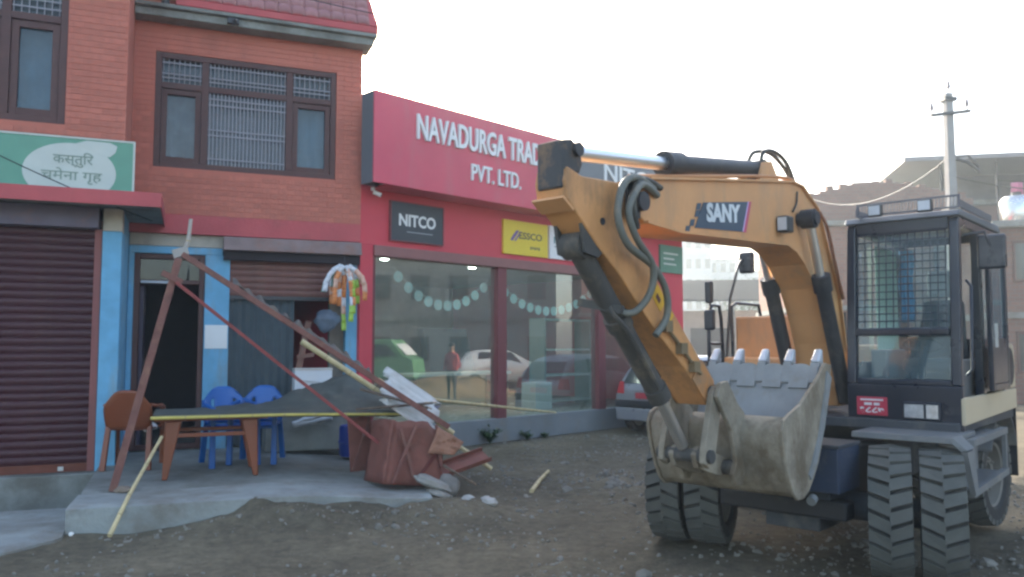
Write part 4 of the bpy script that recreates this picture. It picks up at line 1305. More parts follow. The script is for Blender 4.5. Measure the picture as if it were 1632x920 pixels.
# wheels
TR, TW = 0.50, 0.29
def tyre_mesh():
    b = MB()
    carc = MB()
    h = TW / 2
    prof = [(0.30, -h * 0.72), (0.33, -h * 0.95), (0.40, -h * 1.0), (0.455, -h * 0.95), (0.452, -h * 0.86), (0.452, 0.0), (0.452, h * 0.86), (0.455, h * 0.95), (0.40, h * 1.0), (0.33, h * 0.95), (0.30, h * 0.72)]
    carc.lathe(prof, (0, 0, 0), 'y', 48)
    N = 26
    for k in range(N):
        for sd_ in (-1, 1):
            t0 = 2 * PI * k / N + (PI / N if sd_ > 0 else 0)
            def P(rad, yy, t):
                return (rad * math.cos(t), yy, rad * math.sin(t))
            ya, yb = -sd_ * 0.004, sd_ * h * 0.98
            sk = 0.11           # chevron sweep
            wd = 2 * PI / N * 0.72
            a0, a1 = t0, t0 + wd
            c0, c1 = t0 + sk, t0 + sk + wd * 1.02
            ro, ri, rs = TR, 0.445, TR - 0.022
            b.hexa([P(ri, ya, a0), P(ri, ya, a1), P(ri - 0.02, yb, c1), P(ri - 0.02, yb, c0), P(ro, ya, a0), P(ro, ya, a1), P(rs, yb, c1), P(rs, yb, c0)])
    return carc.mesh('tyre', m_tyre, smooth=32), b.mesh('tread', m_tread, smooth=None)
tyre_me, tread_me = tyre_mesh()
def rim_mesh():
    b = MB()
    h = TW / 2
    b.lathe([(0.0, 0.02), (0.10, 0.02), (0.11, 0.06), (0.16, 0.065), (0.20, 0.0), (0.27, -0.01), (0.285, h * 0.7), (0.305, h * 0.78), (0.305, -h * 0.78), (0.285, -h * 0.7), (0.27, -0.03), (0.0, -0.03)], (0, 0, 0), 'y', 32)
    for k in range(8):
        t = 2 * PI * k / 8
        b.cyl((0.14 * math.cos(t), 0.05, 0.14 * math.sin(t)), (0.14 * math.cos(t), 0.085, 0.14 * math.sin(t)), 0.014, n=6)
    return b.mesh('wheel', m_rim, smooth=35)
rim_me = rim_mesh()
STEER = R(16)
for (uu, vc, ang) in ((0.08, 0.965, STEER), (0.08, -0.88, STEER), (-2.35, 0.71, R(-4)), (-2.35, -1.08, R(-4))):
    side = 1 if vc > 0 else -1
    for dv in (-0.168, 0.168):
        w = inst('wheel', rim_me, ex, (uu - math.sin(ang) * dv, vc + math.cos(ang) * dv, TR), (0, 0, ang + (0 if side > 0 else PI)))
        ty = inst('tyre', tyre_me, w)
        ty.rotation_euler = (0, dv * 2 + vc, 0)
        tt = inst('tread', tread_me, w)
        tt.rotation_euler = (0, dv * 2 + vc, 0)

# undercarriage
VC = 0.11
MB().box(-2.75, 0.45, VC - 0.36, VC + 0.36, 0.52, 0.92).build('chassis_beam', m_frame, ex, bevel=0.02)
for uu in (0.08, -2.35):
    vq = 0.06 if uu > 0 else -0.15
    MB().cyl((uu, vq - 0.95, 0.5), (uu, vq + 0.95, 0.5), 0.11, n=14).box(uu - 0.22, uu + 0.22, VC - 0.22, VC + 0.22, 0.30, 0.70).build('axle', m_frame, ex, bevel=0.01)
MB().lathe([(0.0, 0.0), (0.60, 0.0), (0.62, 0.06), (0.62, 0.14), (0.0, 0.14)], (-1.25, VC, 0.92), 'z', 36).build('slew_ring', m_metal, ex, smooth=40)
MB().box(0.18, 0.62, 0.20, 0.60, 0.66, 0.985).build('tool_box', M('blue_black_box', (0.035, 0.05, 0.085), 0.6, var=0.3, dirt=((0.12, 0.12, 0.12), 0.35, 4)), ex, bevel=0.012)
MB().box(0.17, 0.63, 0.19, 0.61, 0.987, 1.012).build('tool_box_lid', m_frame, ex, bevel=0.006)
MB().box(0.30, 0.48, -0.42, 0.60, 0.44, 0.58).build('front_frame', m_black, ex, bevel=0.02)
MB().cyl((0.64, 0.42, 0.62), (0.69, 0.42, 0.60), 0.035, n=12).build('tow_pin', m_steel, ex, smooth=40)
# front left fender: top plate, front lip, sloping outer skirt
MB().hexa([(-0.55, 0.53, 1.03), (0.15, 0.53, 1.03), (0.15, 1.235, 1.03), (-0.55, 1.235, 1.03), (-0.55, 0.53, 1.075), (0.14, 0.53, 1.075), (0.14, 1.235, 1.075), (-0.55, 1.235, 1.075)]).build('fender', m_fend, ex, bevel=0.006)
MB().hexa([(-0.10, 1.237, 1.03), (0.15, 1.237, 1.03), (0.13, 1.285, 0.98), (-0.10, 1.285, 0.98), (-0.10, 1.237, 1.077), (0.14, 1.237, 1.077), (0.12, 1.325, 0.99), (-0.10, 1.325, 0.99)]).hexa([(-0.10, 1.302, 0.66), (-0.02, 1.302, 0.66), (0.13, 1.287, 0.978), (-0.10, 1.287, 0.978), (-0.10, 1.34, 0.66), (-0.02, 1.34, 0.66), (0.12, 1.325, 0.98), (-0.10, 1.325, 0.98)]).build('fender_skirt', m_fend, ex)
# boarding step frame on the left side
st = MB()
st.bar((-0.06, 1.30, 0.66), (-1.35, 1.28, 0.68), 0.05, 0.05)
st.bar((-1.33, 1.28, 0.70), (-1.33, 1.28, 1.03), 0.03, 0.05, (1, 0, 0))
st.bar((-0.11, 1.295, 1.02), (-1.35, 1.28, 1.02), 0.05, 0.05)
st.box(-1.31, -0.11, 1.08, 1.27, 0.66, 0.682)
st.box(-1.31, -0.11, 1.08, 1.27, 1.0, 1.022)
st.build('boarding_step', m_fend, ex)
MB().box(-1.33, -0.12, 1.06, 1.078, 0.66, 1.03).build('side_tank', M('grey_blue_tank', (0.10, 0.125, 0.15), 0.6, var=0.15, dirt=((0.18, 0.17, 0.15), 0.3, 3.0)), ex)
# rear left fender and mud flap
def arch(a):
    return (-2.35 + 0.60 * math.cos(a), 0.52 + 0.60 * math.sin(a))
am = MB()
N_ = 10
for k in range(N_):
    a, b = R(25 + 135 * k / N_), R(25 + 135 * (k + 1) / N_)
    (x0, z0), (x1, z1) = arch(a), arch(b)
    am.hexa([(x0, 0.42, z0), (x1, 0.42, z1), (x1, 1.09, z1), (x0, 1.09, z0), (x0, 0.42, z0 + 0.02), (x1, 0.42, z1 + 0.02), (x1, 1.09, z1 + 0.02), (x0, 1.09, z0 + 0.02)])
am.build('rear_fender', m_fend, ex)
MB().box(-2.98, -2.96, 0.45, 1.08, 0.42, 1.12).build('mud_flap', m_black, ex)

# revolving deck, engine hood, counterweight
MB().box(-2.3, -0.30, -1.12, 1.18, 1.06, 1.14).box(-3.0, -2.302, -1.12, 0.9, 1.06, 1.14).build('deck', m_frame, ex, bevel=0.01)
MB().prism([(-3.05, -1.12), (-2.0, -1.12), (-2.0, 1.13), (-2.3, 1.13), (-3.05, 0.90)], 1.145, 1.74, 'z').build('engine_hood', m_or, ex, bevel=0.05)
MB().prism([(-3.05, 1.10), (-3.35, 1.16), (-3.45, 1.4), (-3.42, 1.62), (-3.30, 1.72), (-3.05, 1.74)], -1.12, 0.85, 'y').build('counterweight', m_or, ex, bevel=0.04)
MB().cyl((-2.6, -0.5, 1.74), (-2.6, -0.5, 2.1), 0.05, n=12).build('exhaust_pipe', m_metal, ex, smooth=40)
# right hand tank box with steps, rails and mirror
MB().box(-1.60, -0.92, -0.95, -0.30, 1.145, 2.02).build('fuel_tank', m_or, ex, bevel=0.02)
MB().box(-0.915, -0.62, -0.93, -0.34, 1.145, 1.62).build('tool_locker', m_or, ex, bevel=0.02)
MB().box(-0.60, -0.35, -0.93, -0.36, 1.145, 1.35).build('step_box', m_frame, ex, bevel=0.01)
MB().tube([(-0.90, -0.97, 1.5), (-0.88, -0.97, 2.12), (-0.98, -0.97, 2.16), (-1.5, -0.97, 2.16), (-1.55, -0.97, 2.03)], 0.018, 8).build('handrail', m_cab, ex, smooth=50)
MB().tube([(-0.62, -0.97, 1.2), (-0.45, -0.99, 1.55), (-0.45, -0.99, 2.06), (-0.52, -0.99, 2.12), (-0.66, -0.99, 2.12), (-0.70, -0.99, 2.0), (-0.70, -0.97, 1.5)], 0.018, 8).tube([(-0.45, -0.985, 1.75), (-0.70, -0.985, 1.75)], 0.014, 8).tube([(-0.45, -0.985, 1.62), (-0.70, -0.985, 1.62)], 0.014, 8).build('handrail', m_cab, ex, smooth=50)
MB().tube([(-0.72, -0.95, 1.55), (-0.82, -0.95, 2.2), (-0.98, -0.93, 2.55), (-1.12, -0.90, 2.68)], 0.014, 8).build('mirror_stalk', m_metal, ex, smooth=50)
mm_ = MB().box(-1.09, -1.03, -0.96, -0.80, 2.46, 2.68).build('mirror', m_cab, ex, bevel=0.025)
MB().tube([(-0.5, -1.0, 2.1), (-0.5, -1.0, 2.2)], 0.012, 6).build('mirror_stalk', m_metal, ex)
MB().box(-0.52, -0.47, -1.045, -0.965, 2.14, 2.36).build('mirror', m_cab, ex, bevel=0.02)
MB().box(-0.47, -0.42, -1.03, -0.92, 1.88, 2.08).build('mirror', m_cab, ex, bevel=0.02)
MB().lathe([(0.0, 0.0), (0.055, 0.0), (0.055, 0.10), (0.045, 0.14), (0.0, 0.15)], (-1.45, -0.55, 2.02), 'z', 16).build('beacon', M('amber_beacon', (0.8, 0.30, 0.03), 0.3), ex, smooth=40)
MB().cyl((-1.45, -0.55, 2.171), (-1.45, -0.55, 2.19), 0.04, n=14).build('beacon_cap', m_white, ex, smooth=40)

# cab
cf = MB()
UF, UFT, UB = -0.36, -0.46, -1.88           # front bottom, front top, back
VL, VR_ = 1.20, 0.33
def post(u0, z0, u1, z1, v, w=0.075, d=0.075): cf.bar((u0, v, z0), (u1, v, z1), w, d, (1, 0, 0))
cab_z0, cab_z1 = 1.145, 2.76
lower = MB()
lower.box(UF - 0.05, UF, VR_, VL, cab_z0 - 0.10, 1.42)                      # front apron
lower.build('cab_front_apron', m_cab, ex, bevel=0.012)
for v in (VR_ + 0.04, VL - 0.04):
    post(UF - 0.03, 1.42, UFT - 0.02, cab_z1 - 0.03, v)
    post(UB + 0.04, cab_z0, UB + 0.06, cab_z1 - 0.03, v, 0.09, 0.09)
    cf.bar((UFT, v, cab_z1 - 0.04), (UB, v, cab_z1 - 0.04), 0.075, 0.07)
cf.bar((UFT - 0.02, VR_ + 0.08, cab_z1 - 0.045), (UFT - 0.02, VL - 0.08, cab_z1 - 0.045), 0.07, 0.11)
cf.bar((UB + 0.04, VR_ + 0.08, cab_z1 - 0.04), (UB + 0.04, VL - 0.08, cab_z1 - 0.04), 0.07, 0.07)
cf.bar((UF - 0.022, VR_ + 0.08, 1.845), (UF - 0.022, VL - 0.08, 1.845), 0.06, 0.06)
cf.bar((UF - 0.028, VR_ + 0.08, 1.44), (UF - 0.028, VL - 0.08, 1.44), 0.06, 0.05)
post(-1.12, cab_z0, -1.12, cab_z1 - 0.06, VL - 0.035, 0.07, 0.09)           # door pillar
cf.build('cab_frame', m_cab, ex, bevel=0.012)
MB().prism([(UFT + 0.06, cab_z1), (UFT, cab_z1 + 0.055), (-1.8, cab_z1 + 0.07), (UB - 0.02, cab_z1 + 0.03), (UB - 0.02, cab_z1)], VR_ - 0.01, VL + 0.01, 'y').build('cab_roof', M('grey_cab_roof', (0.10, 0.12, 0.145), 0.5), ex, bevel=0.02)
def pane_front(z0, z1, name='windscreen'):
    def u(z): return UF - 0.035 + (UFT - UF) * (z - 1.42) / (cab_z1 - 1.42)
    a, b = VR_ + 0.085, VL - 0.085
    return MB().hexa([(u(z0) - 0.006, a, z0), (u(z0), a, z0), (u(z0), b, z0), (u(z0) - 0.006, b, z0), (u(z1) - 0.006, a, z1), (u(z1), a, z1), (u(z1), b, z1), (u(z1) - 0.006, b, z1)]).build(name, m_cabglass, ex)
pane_front(1.88, 2.65)
pane_front(1.47, 1.812, 'lower_windscreen')
MB().box(UB, UB + 0.006, VR_ + 0.08, VL - 0.08, 1.80, cab_z1 - 0.08).build('rear_window', m_cabglass, ex)
MB().box(-1.05, UFT - 0.06, VR_, VR_ + 0.006, 1.6, cab_z1 - 0.08).build('side_window', m_cabglass, ex)
MB().box(-1.80, -1.13, VR_, VR_ + 0.006, 1.6, cab_z1 - 0.08).build('side_window', m_cabglass, ex)
MB().box(-1.83, UF - 0.07, VR_ + 0.002, VR_ + 0.03, cab_z0, 1.595).box(UB, UB + 0.03, VR_ + 0.08, VL - 0.08, cab_z0, 1.795).build('cab_panel', m_cab, ex)
MB().box(-1.80, -1.17, VL - 0.035, VL - 0.029, 1.72, cab_z1 - 0.08).build('side_window', m_cabglass, ex)
MB().box(-1.84, -1.17, VL - 0.05, VL - 0.028, 1.34, 1.715).build('cab_side_panel', m_cab, ex)
# guard of welded rods in front of the windscreen
gd = MB()
def ug(z): return UF + 0.015 + (UFT - UF) * (z - 1.42) / (cab_z1 - 1.42)
for k in range(13):
    v = VR_ + 0.10 + (VL - VR_ - 0.20) * k / 12
    gd.cyl((ug(1.87), v, 1.87), (ug(2.66), v, 2.66), 0.005, n=6)
for k in range(14):
    z = 1.875 + 0.78 * k / 13
    gd.cyl((ug(z) + 0.006, VR_ + 0.09, z), (ug(z) + 0.006, VL - 0.09, z), 0.005, n=6)
tag(gd.build('windscreen_guard', m_cab, ex), kind='stuff')
# roof visor with lamps
vz = MB()
frame_rect(vz, VR_ + 0.10, VL + 0.02, 2.815, 2.925, 0.014, 0, 0.014)
vv = MB()
for (x, y, z) in vz.v: vv.v.append((UFT + 0.06 + y - (z - 2.815) * 0.3, x, z))
vv.f = vz.f
for k in range(30):
    v = VR_ + 0.12 + (VL - VR_ - 0.12) * k / 29
    vv.cyl((UFT + 0.065, v, 2.82), (UFT + 0.036, v, 2.92), 0.004, n=5)
for s_ in (VR_ + 0.10, VL + 0.015):
    vv.bar((UFT + 0.05, s_, 2.85), (-1.5, s_, 2.85), 0.012, 0.06)
vv.build('roof_visor', M('grey_visor', (0.12, 0.12, 0.13), 0.6), ex)
for v in (0.60, 0.98):
    lp = MB().box(UFT + 0.075, UFT + 0.13, v - 0.055, v + 0.055, 2.80, 2.90).build('work_lamp', m_metal, ex, bevel=0.01)
    MB().box(UFT + 0.1305, UFT + 0.135, v - 0.044, v + 0.044, 2.812, 2.888).build('lens', M('lamp_lens', (0.5, 0.52, 0.55), 0.2), lp)
# headlamp, plate
hl = MB().box(UF + 0.001, UF + 0.03, 0.77, 1.05, 1.145, 1.29).build('headlamp', m_cab, ex, bevel=0.01)
MB().box(UF + 0.031, UF + 0.036, 0.785, 0.925, 1.165, 1.27).build('lens', M('lamp_reflector', (0.7, 0.72, 0.75), 0.15, metal=0.6, var=0.3, scale=20), hl)
MB().box(UF + 0.031, UF + 0.036, 0.945, 1.03, 1.165, 1.27).build('lens', M('lamp_reflector', (0.7, 0.72, 0.75)), hl)
pl = MB().box(UF + 0.001, UF + 0.012, 0.41, 0.65, 1.165, 1.315).build('number_plate', M('red_plate', (0.50, 0.04, 0.075), 0.45), ex, bevel=0.004)
def on_front(objs):
    for o in objs:
        for v in o.data.vertices:
            x, y, z = v.co
            v.co = (UF + 0.0125 - y, x, z)
        o.data.update()
        bm_ = bmesh.new()
        bm_.from_mesh(o.data)
        bmesh.ops.recalc_face_normals(bm_, faces=bm_.faces)
        bm_.to_mesh(o.data)
        bm_.free()
m_pw = M('plate_white', (0.72, 0.70, 0.70), 0.5)
on_front(lettering('१८८७', m_pw, pl, 0.435, 0.625, 1.18, 1.232, 0, 0.003, name='digit', bold=0.03))
for (a, b, z0, z1) in ((0.44, 0.62, 1.285, 1.298), (0.47, 0.53, 1.247, 1.268), (0.545, 0.59, 1.247, 1.268)):
    MB().box(UF + 0.0125, UF + 0.0145, a, b, z0, z1).build('small_print', m_pw, pl)
# open door swung back against the side
dm = MB()
DY = VL + 0.045
fr2 = MB()
frame_rect(fr2, -1.66, -1.02, 1.36, 2.66, 0.06, DY, DY + 0.04)
fr2.box(-1.60, -1.08, DY + 0.002, DY + 0.038, 1.42, 1.80)
door_o = fr2.build('cab_door', m_cab, ex, bevel=0.01)
MB().box(-1.60, -1.08, DY + 0.015, DY + 0.021, 1.805, 2.60).build('pane', m_cabglass, door_o)
MB().bar((-1.10, DY + 0.055, 1.72), (-1.10, DY + 0.055, 1.92), 0.02, 0.02, (1, 0, 0)).build('handle', m_chrome, door_o)
MB().tube([(-0.46, VL + 0.02, 2.60), (-0.50, VL + 0.16, 2.62), (-0.52, VL + 0.20, 2.5)], 0.012, 8).build('mirror_stalk', m_metal, ex, smooth=50)
MB().box(-0.56, -0.51, VL + 0.10, VL + 0.30, 2.33, 2.60).build('mirror', m_cab, ex, bevel=0.02)
MB().tube([(-0.44, VL + 0.012, 1.5), (-0.46, VL + 0.05, 1.55), (-0.52, VL + 0.05, 2.2), (-0.54, VL + 0.012, 2.25)], 0.012, 8).build('grab_rail', m_cab, ex, smooth=50)
# cream skirt and rear side panel with a dark vent
MB().hexa([(-2.28, VL - 0.02, 1.15), (-0.36, VL - 0.02, 1.12), (-0.36, VL + 0.015, 1.12), (-2.28, VL + 0.015, 1.15), (-2.28, VL - 0.02, 1.33), (-0.36, VL - 0.02, 1.33), (-0.36, VL + 0.015, 1.33), (-2.28, VL + 0.015, 1.33)]).build('side_skirt', m_beige, ex, bevel=0.008)
MB().hexa([(-2.30, VL - 0.045, 1.335), (-1.68, VL - 0.045, 1.335), (-1.68, VL + 0.01, 1.335), (-2.30, VL + 0.01, 1.335), (-2.27, VL - 0.045, 1.74), (-1.90, VL - 0.045, 1.80), (-1.90, VL + 0.01, 1.80), (-2.27, VL + 0.01, 1.74)]).build('rear_side_panel', m_beige, ex, bevel=0.02)
ov = [(-2.05 + 0.16 * math.cos(t), 1.53 + 0.16 * math.sin(t) * (1.15 if math.sin(t) > 0 else 1)) for t in [2 * PI * k / 20 for k in range(20)]]
MB().prism(ov, VL + 0.0105, VL + 0.018, 'y').build('vent', m_black, ex)
# inside the cab: seat, console, steering column, curtain, cloth
MB().box(-1.45, -0.98, 0.58, 1.0, 1.50, 1.62).build('seat_cushion', M('seat_fabric', (0.05, 0.05, 0.055), 0.8), ex, bevel=0.04)
MB().hexa([(-1.52, 0.58, 1.6), (-1.40, 0.58, 1.6), (-1.40, 1.0, 1.6), (-1.52, 1.0, 1.6), (-1.62, 0.62, 2.15), (-1.53, 0.62, 2.15), (-1.53, 0.96, 2.15), (-1.62, 0.96, 2.15)]).build('seat_back', M('seat_fabric', (0.05, 0.05, 0.055)), ex, bevel=0.04)
MB().box(-1.62, -1.53, 0.66, 0.92, 2.17, 2.42).build('headrest', M('pale_cover', (0.42, 0.42, 0.40), 0.8), ex, bevel=0.04)
MB().cyl((-0.75, 0.78, 1.15), (-0.92, 0.78, 1.72), 0.03, n=10).tube([(-0.92 + 0.16 * math.sin(t) * 0.4, 0.78 + 0.16 * math.cos(t), 1.74 + 0.16 * math.sin(t) * 0.35) for t in [2 * PI * k / 20 for k in range(21)]], 0.012, 6).build('steering_column', m_black, ex, smooth=50)
MB().box(-1.3, -0.75, 0.40, 0.54, 1.15, 1.70).build('console', M('console_grey', (0.12, 0.12, 0.12), 0.7), ex, bevel=0.02)
MB().box(-1.3, -0.75, 1.02, 1.10, 1.15, 1.62).build('console', M('console_grey', (0.12, 0.12, 0.12)), ex, bevel=0.02)
MB().grid(lambda u, v: (-1.05 - 0.62 * u, VR_ + 0.04 + 0.012 * math.sin(u * 50), 1.68 + 0.95 * v), 40, 2).build('curtain', M('pale_green_curtain', (0.40, 0.52, 0.40), 0.9, var=0.15), ex, smooth=60)
MB().grid(lambda u, v: (-1.30 + 0.02 * math.sin(u * 20), 0.50 + 0.12 * u + 0.01 * math.sin(v * 9), 1.95 + 0.65 * v), 10, 8).build('blue_cloth', M('sky_blue_cloth', (0.05, 0.32, 0.60), 0.85), ex, smooth=60, solid=0.008)
MB().box(-1.8, -0.45, VR_ + 0.04, VL - 0.06, 1.145, 1.16).build('floor_mat', M('green_mat', (0.04, 0.20, 0.10), 0.9), ex)

# boom
BH = 0.135
boom_poly = [(2.50, 2.71), (2.38, 2.765), (1.58, 2.88), (0.22, 3.07), (0.02, 3.06), (-0.30, 2.91), (-0.75, 2.19), (-0.88, 1.68), (-0.95, 1.30), (-0.90, 1.20), (-0.70, 1.20), (-0.60, 1.38), (-0.47, 1.75), (-0.34, 2.0), (-0.19, 2.22), (0.03, 2.41), (0.20, 2.50), (0.37, 2.54), (0.92, 2.515), (1.32, 2.50), (2.02, 2.47), (2.42, 2.49), (2.56, 2.56), (2.57, 2.66)]
boom = MB().prism(boom_poly, -BH, BH, 'y').build('boom', m_or, ex, bevel=0.008)
# flange strips along the top and bottom edges
for rng in (boom_poly[1:8], boom_poly[11:22]):
    fl = MB()
    for a, b in zip(rng[:-1], rng[1:]):
        fl.bar((a[0], 0, a[1]), (b[0], 0, b[1]), 2 * BH + 0.05, 0.016)
    fl.build('flange', m_or, boom)
MB().cyl((2.52, -0.20, 2.60), (2.52, 0.20, 2.60), 0.06, n=16).build('elbow_pin', m_cyl, ex, smooth=40)
# SANY decal
dk = M('decal_slate', (0.055, 0.085, 0.12), 0.5)
y_ = BH + 0.002
decal = MB().prism([(1.70, 2.705), (1.02, 2.80), (1.12, 2.565), (1.82, 2.52)], y_, y_ + 0.003, 'y').build('decal', dk, boom)
MB().prism([(1.015, 2.80), (0.965, 2.807), (1.065, 2.563), (1.115, 2.565)], y_, y_ + 0.003, 'y').build('decal_stripe', M('decal_magenta', (0.50, 0.08, 0.14), 0.5), boom)
MB().prism([(1.03, 2.799), (1.015, 2.801), (1.112, 2.566), (1.127, 2.567)], y_ + 0.0035, y_ + 0.005, 'y').build('decal_stripe', M('decal_lilac', (0.5, 0.42, 0.68), 0.5), boom)
for (a, b) in ((1.80, 2.64), (1.87, 2.57), (1.93, 2.52), (1.78, 2.69)):
    MB().prism([(a, b), (a - 0.055, b + 0.008), (a - 0.035, b - 0.04), (a + 0.02, b - 0.047)], y_, y_ + 0.003, 'y').build('decal_square', dk, boom)
lt = lettering('SANY', M('decal_white', (0.62, 0.66, 0.68), 0.5), boom, 0.0, 0.50, 0.0, 0.135, 0, 0.003, name='letter', bold=0.045, shear=0.0)
for o in lt:
    for v in o.data.vertices:
        x, y, z = v.co
        v.co = (1.66 - x, y_ + 0.0035 - y, 2.575 + z + x * 0.10)
    bm_ = bmesh.new()
    bm_.from_mesh(o.data)
    bmesh.ops.recalc_face_normals(bm_, faces=bm_.faces)
    bm_.to_mesh(o.data)
    bm_.free()
# work lamp on the boom, cylinder head bracket
wl_ = MB().box(0.42, 0.54, BH + 0.005, BH + 0.10, 2.62, 2.75).build('boom_lamp', m_metal, ex, bevel=0.015)
MB().box(0.5405, 0.546, BH + 0.018, BH + 0.088, 2.635, 2.735).build('lens', M('lamp_lens', (0.5, 0.52, 0.55)), wl_)
MB().cyl((0.10, -0.30, 2.77), (0.10, 0.30, 2.77), 0.055, n=16).build('cylinder_pin', m_cyl, ex, smooth=40)
for v in (0.225, -0.225):
    c = MB().cyl((-0.14, v, 2.26), (-0.62, v, 1.25), 0.062, n=18).cyl((-0.115, v, 2.32), (-0.175, v, 2.19), 0.078, n=18).build('boom_cylinder', m_cyl, ex, smooth=40)
    MB().cyl((0.10, v, 2.77), (-0.13, v, 2.28), 0.036, n=14).build('rod', m_chrome, c, smooth=40)
    MB().cyl((0.10, v - 0.055, 2.77), (0.10, v + 0.055, 2.77), 0.08, n=16).build('rod_eye', m_cyl, c, smooth=40)
# stick cylinder above the boom
c = MB().cyl((1.86, 0, 2.96), (0.60, 0, 3.13), 0.068, n=18).cyl((1.98, 0, 2.945), (1.78, 0, 2.972), 0.086, n=18).build('stick_cylinder', m_cyl, ex, smooth=40)
MB().cyl((2.98, 0, 2.84), (1.98, 0, 2.945), 0.045, n=16).build('rod', m_chrome, c, smooth=40)
MB().cyl((0.56, -0.07, 3.135), (0.56, 0.07, 3.135), 0.075, n=16).build('cylinder_eye', m_cyl, c, smooth=40)
for s_ in (-1, 1):
    MB().prism([(0.35, 3.04), (0.75, 2.98), (0.64, 3.17), (0.50, 3.20)], s_ * 0.085 - 0.012, s_ * 0.085 + 0.012, 'y').build('cylinder_lug', m_or, boom)
# hoses
m_hose = M('black_hose', (0.03, 0.032, 0.03), 0.55, var=0.15, dirt=((0.15, 0.15, 0.12), 0.45, 8.0))
m_hose2 = M('dusty_grey_hose', (0.14, 0.145, 0.125), 0.65, var=0.15, dirt=((0.24, 0.21, 0.16), 0.4, 8.0))
def smooth_path(pts, n=6):
    pts = [Vector(p) for p in pts]
    out = []
    for i in range(len(pts) - 1):
        p0, p1, p2, p3 = pts[max(i - 1, 0)], pts[i], pts[i + 1], pts[min(i + 2, len(pts) - 1)]
        for k in range(n):
            t = k / n
            out.append(0.5 * ((2 * p1) + (-p0 + p2) * t + (2 * p0 - 5 * p1 + 4 * p2 - p3) * t * t + (-p0 + 3 * p1 - 3 * p2 + p3) * t ** 3))
    out.append(pts[-1])
    return out
def hose(pts, r, m=m_hose): return MB().tube(smooth_path(pts), r, 8).build('hose', m, ex, smooth=60)
hose([(2.34, 0.15, 2.70), (2.56, 0.18, 2.735), (2.74, 0.20, 2.67), (2.82, 0.21, 2.48), (2.72, 0.21, 2.32), (2.45, 0.20, 2.22), (2.28, 0.19, 2.08), (2.24, 0.17, 1.92), (2.34, 0.15, 1.80)], 0.023, m_hose2)
hose([(2.30, 0.15, 2.67), (2.52, 0.19, 2.70), (2.66, 0.22, 2.62), (2.74, 0.23, 2.50), (2.66, 0.23, 2.36), (2.46, 0.21, 2.22), (2.44, 0.18, 2.06), (2.52, 0.12, 1.94), (2.60, 0.05, 1.94)], 0.022, m_hose2)
hose([(2.26, 0.15, 2.72), (2.48, 0.17, 2.74), (2.62, 0.20, 2.66), (2.66, 0.21, 2.54), (2.62, 0.21, 2.42)], 0.02, m_hose)
hose([(2.35, 0.0, 2.80), (1.6, 0.09, 2.905), (0.4, 0.09, 3.09), (0.02, 0.10, 3.085), (-0.32, 0.10, 2.93), (-0.76, 0.10, 2.22), (-0.9, 0.10, 1.7)], 0.014, M('orange_pipe', (0.46, 0.2, 0.07), 0.5))
hose([(2.3, -0.06, 2.82), (1.6, 0.05, 2.91), (0.4, 0.05, 3.095), (-0.05, 0.06, 3.10), (-0.37, 0.06, 2.95), (-0.82, 0.06, 2.22), (-0.95, 0.06, 1.7)], 0.014, M('orange_pipe', (0.46, 0.2, 0.07)))
hose([(0.60, 0.05, 3.18), (0.56, 0.06, 3.27), (0.38, 0.07, 3.30), (0.18, 0.08, 3.24), (0.05, 0.09, 3.09)], 0.017)
hose([(0.66, -0.03, 3.18), (0.56, -0.02, 3.28), (0.30, 0.0, 3.31), (0.08, 0.02, 3.22), (-0.05, 0.04, 3.08)], 0.017)
hose([(-0.30, 0.16, 2.88), (-0.42, 0.18, 2.75), (-0.55, 0.19, 2.45), (-0.72, 0.19, 2.15)], 0.015, M('rusty_pipe', (0.25, 0.11, 0.06), 0.7))
hose([(0.13, 0.145, 3.0), (0.16, 0.15, 2.9), (0.24, 0.15, 2.82)], 0.008)
# bracket where the hoses turn
MB().box(2.50, 2.64, 0.14, 0.155, 2.50, 2.74).build('hose_bracket', m_cyl, ex)

# stick (arm)
AH = 0.11
arm_poly = [(3.15, 2.72), (3.02, 2.685), (2.72, 2.70), (2.52, 2.705), (2.43, 2.62), (2.43, 2.50), (2.50, 2.43), (2.34, 2.24), (2.05, 1.945), (1.77, 1.69), (1.56, 1.50), (1.55, 1.40), (1.64, 1.335), (1.72, 1.40), (1.94, 1.60), (2.22, 1.795), (2.45, 1.975), (2.64, 2.14), (2.88, 2.31), (3.15, 2.54), (3.17, 2.64)]
m_orst = M('stained_orange_paint', (0.57, 0.275, 0.105), 0.55, var=0.2, scale=3.0, dirt=((0.20, 0.12, 0.06), 0.55, 4.5), streak=0.45, bump=0.06)
arm = MB().prism(arm_poly, -AH, AH, 'y').build('stick', m_orst, ex, bevel=0.008)
MB().bar((3.19, 0, 2.545), (3.10, 0, 2.485), 0.225, 0.016).build('stick_end_plate', m_or, arm)
hd = MB()
for s_ in (-1, 1):
    hd.prism([(3.165, 2.70), (3.02, 2.70), (2.99, 2.76), (3.02, 2.85), (3.09, 2.885), (3.16, 2.87)], s_ * 0.08 - 0.016, s_ * 0.08 + 0.016, 'y')
hd.box(3.15, 3.175, -0.09, 0.09, 2.60, 2.87)
hd.build('stick_head', M('grimy_head_steel', (0.05, 0.05, 0.052), 0.6, var=0.3, dirt=((0.30, 0.17, 0.08), 0.4, 5.0)), arm, bevel=0.014)
MB().cyl((3.05, -0.12, 2.83), (3.05, 0.12, 2.83), 0.04, n=14).build('head_pin', m_metal, arm, smooth=40)
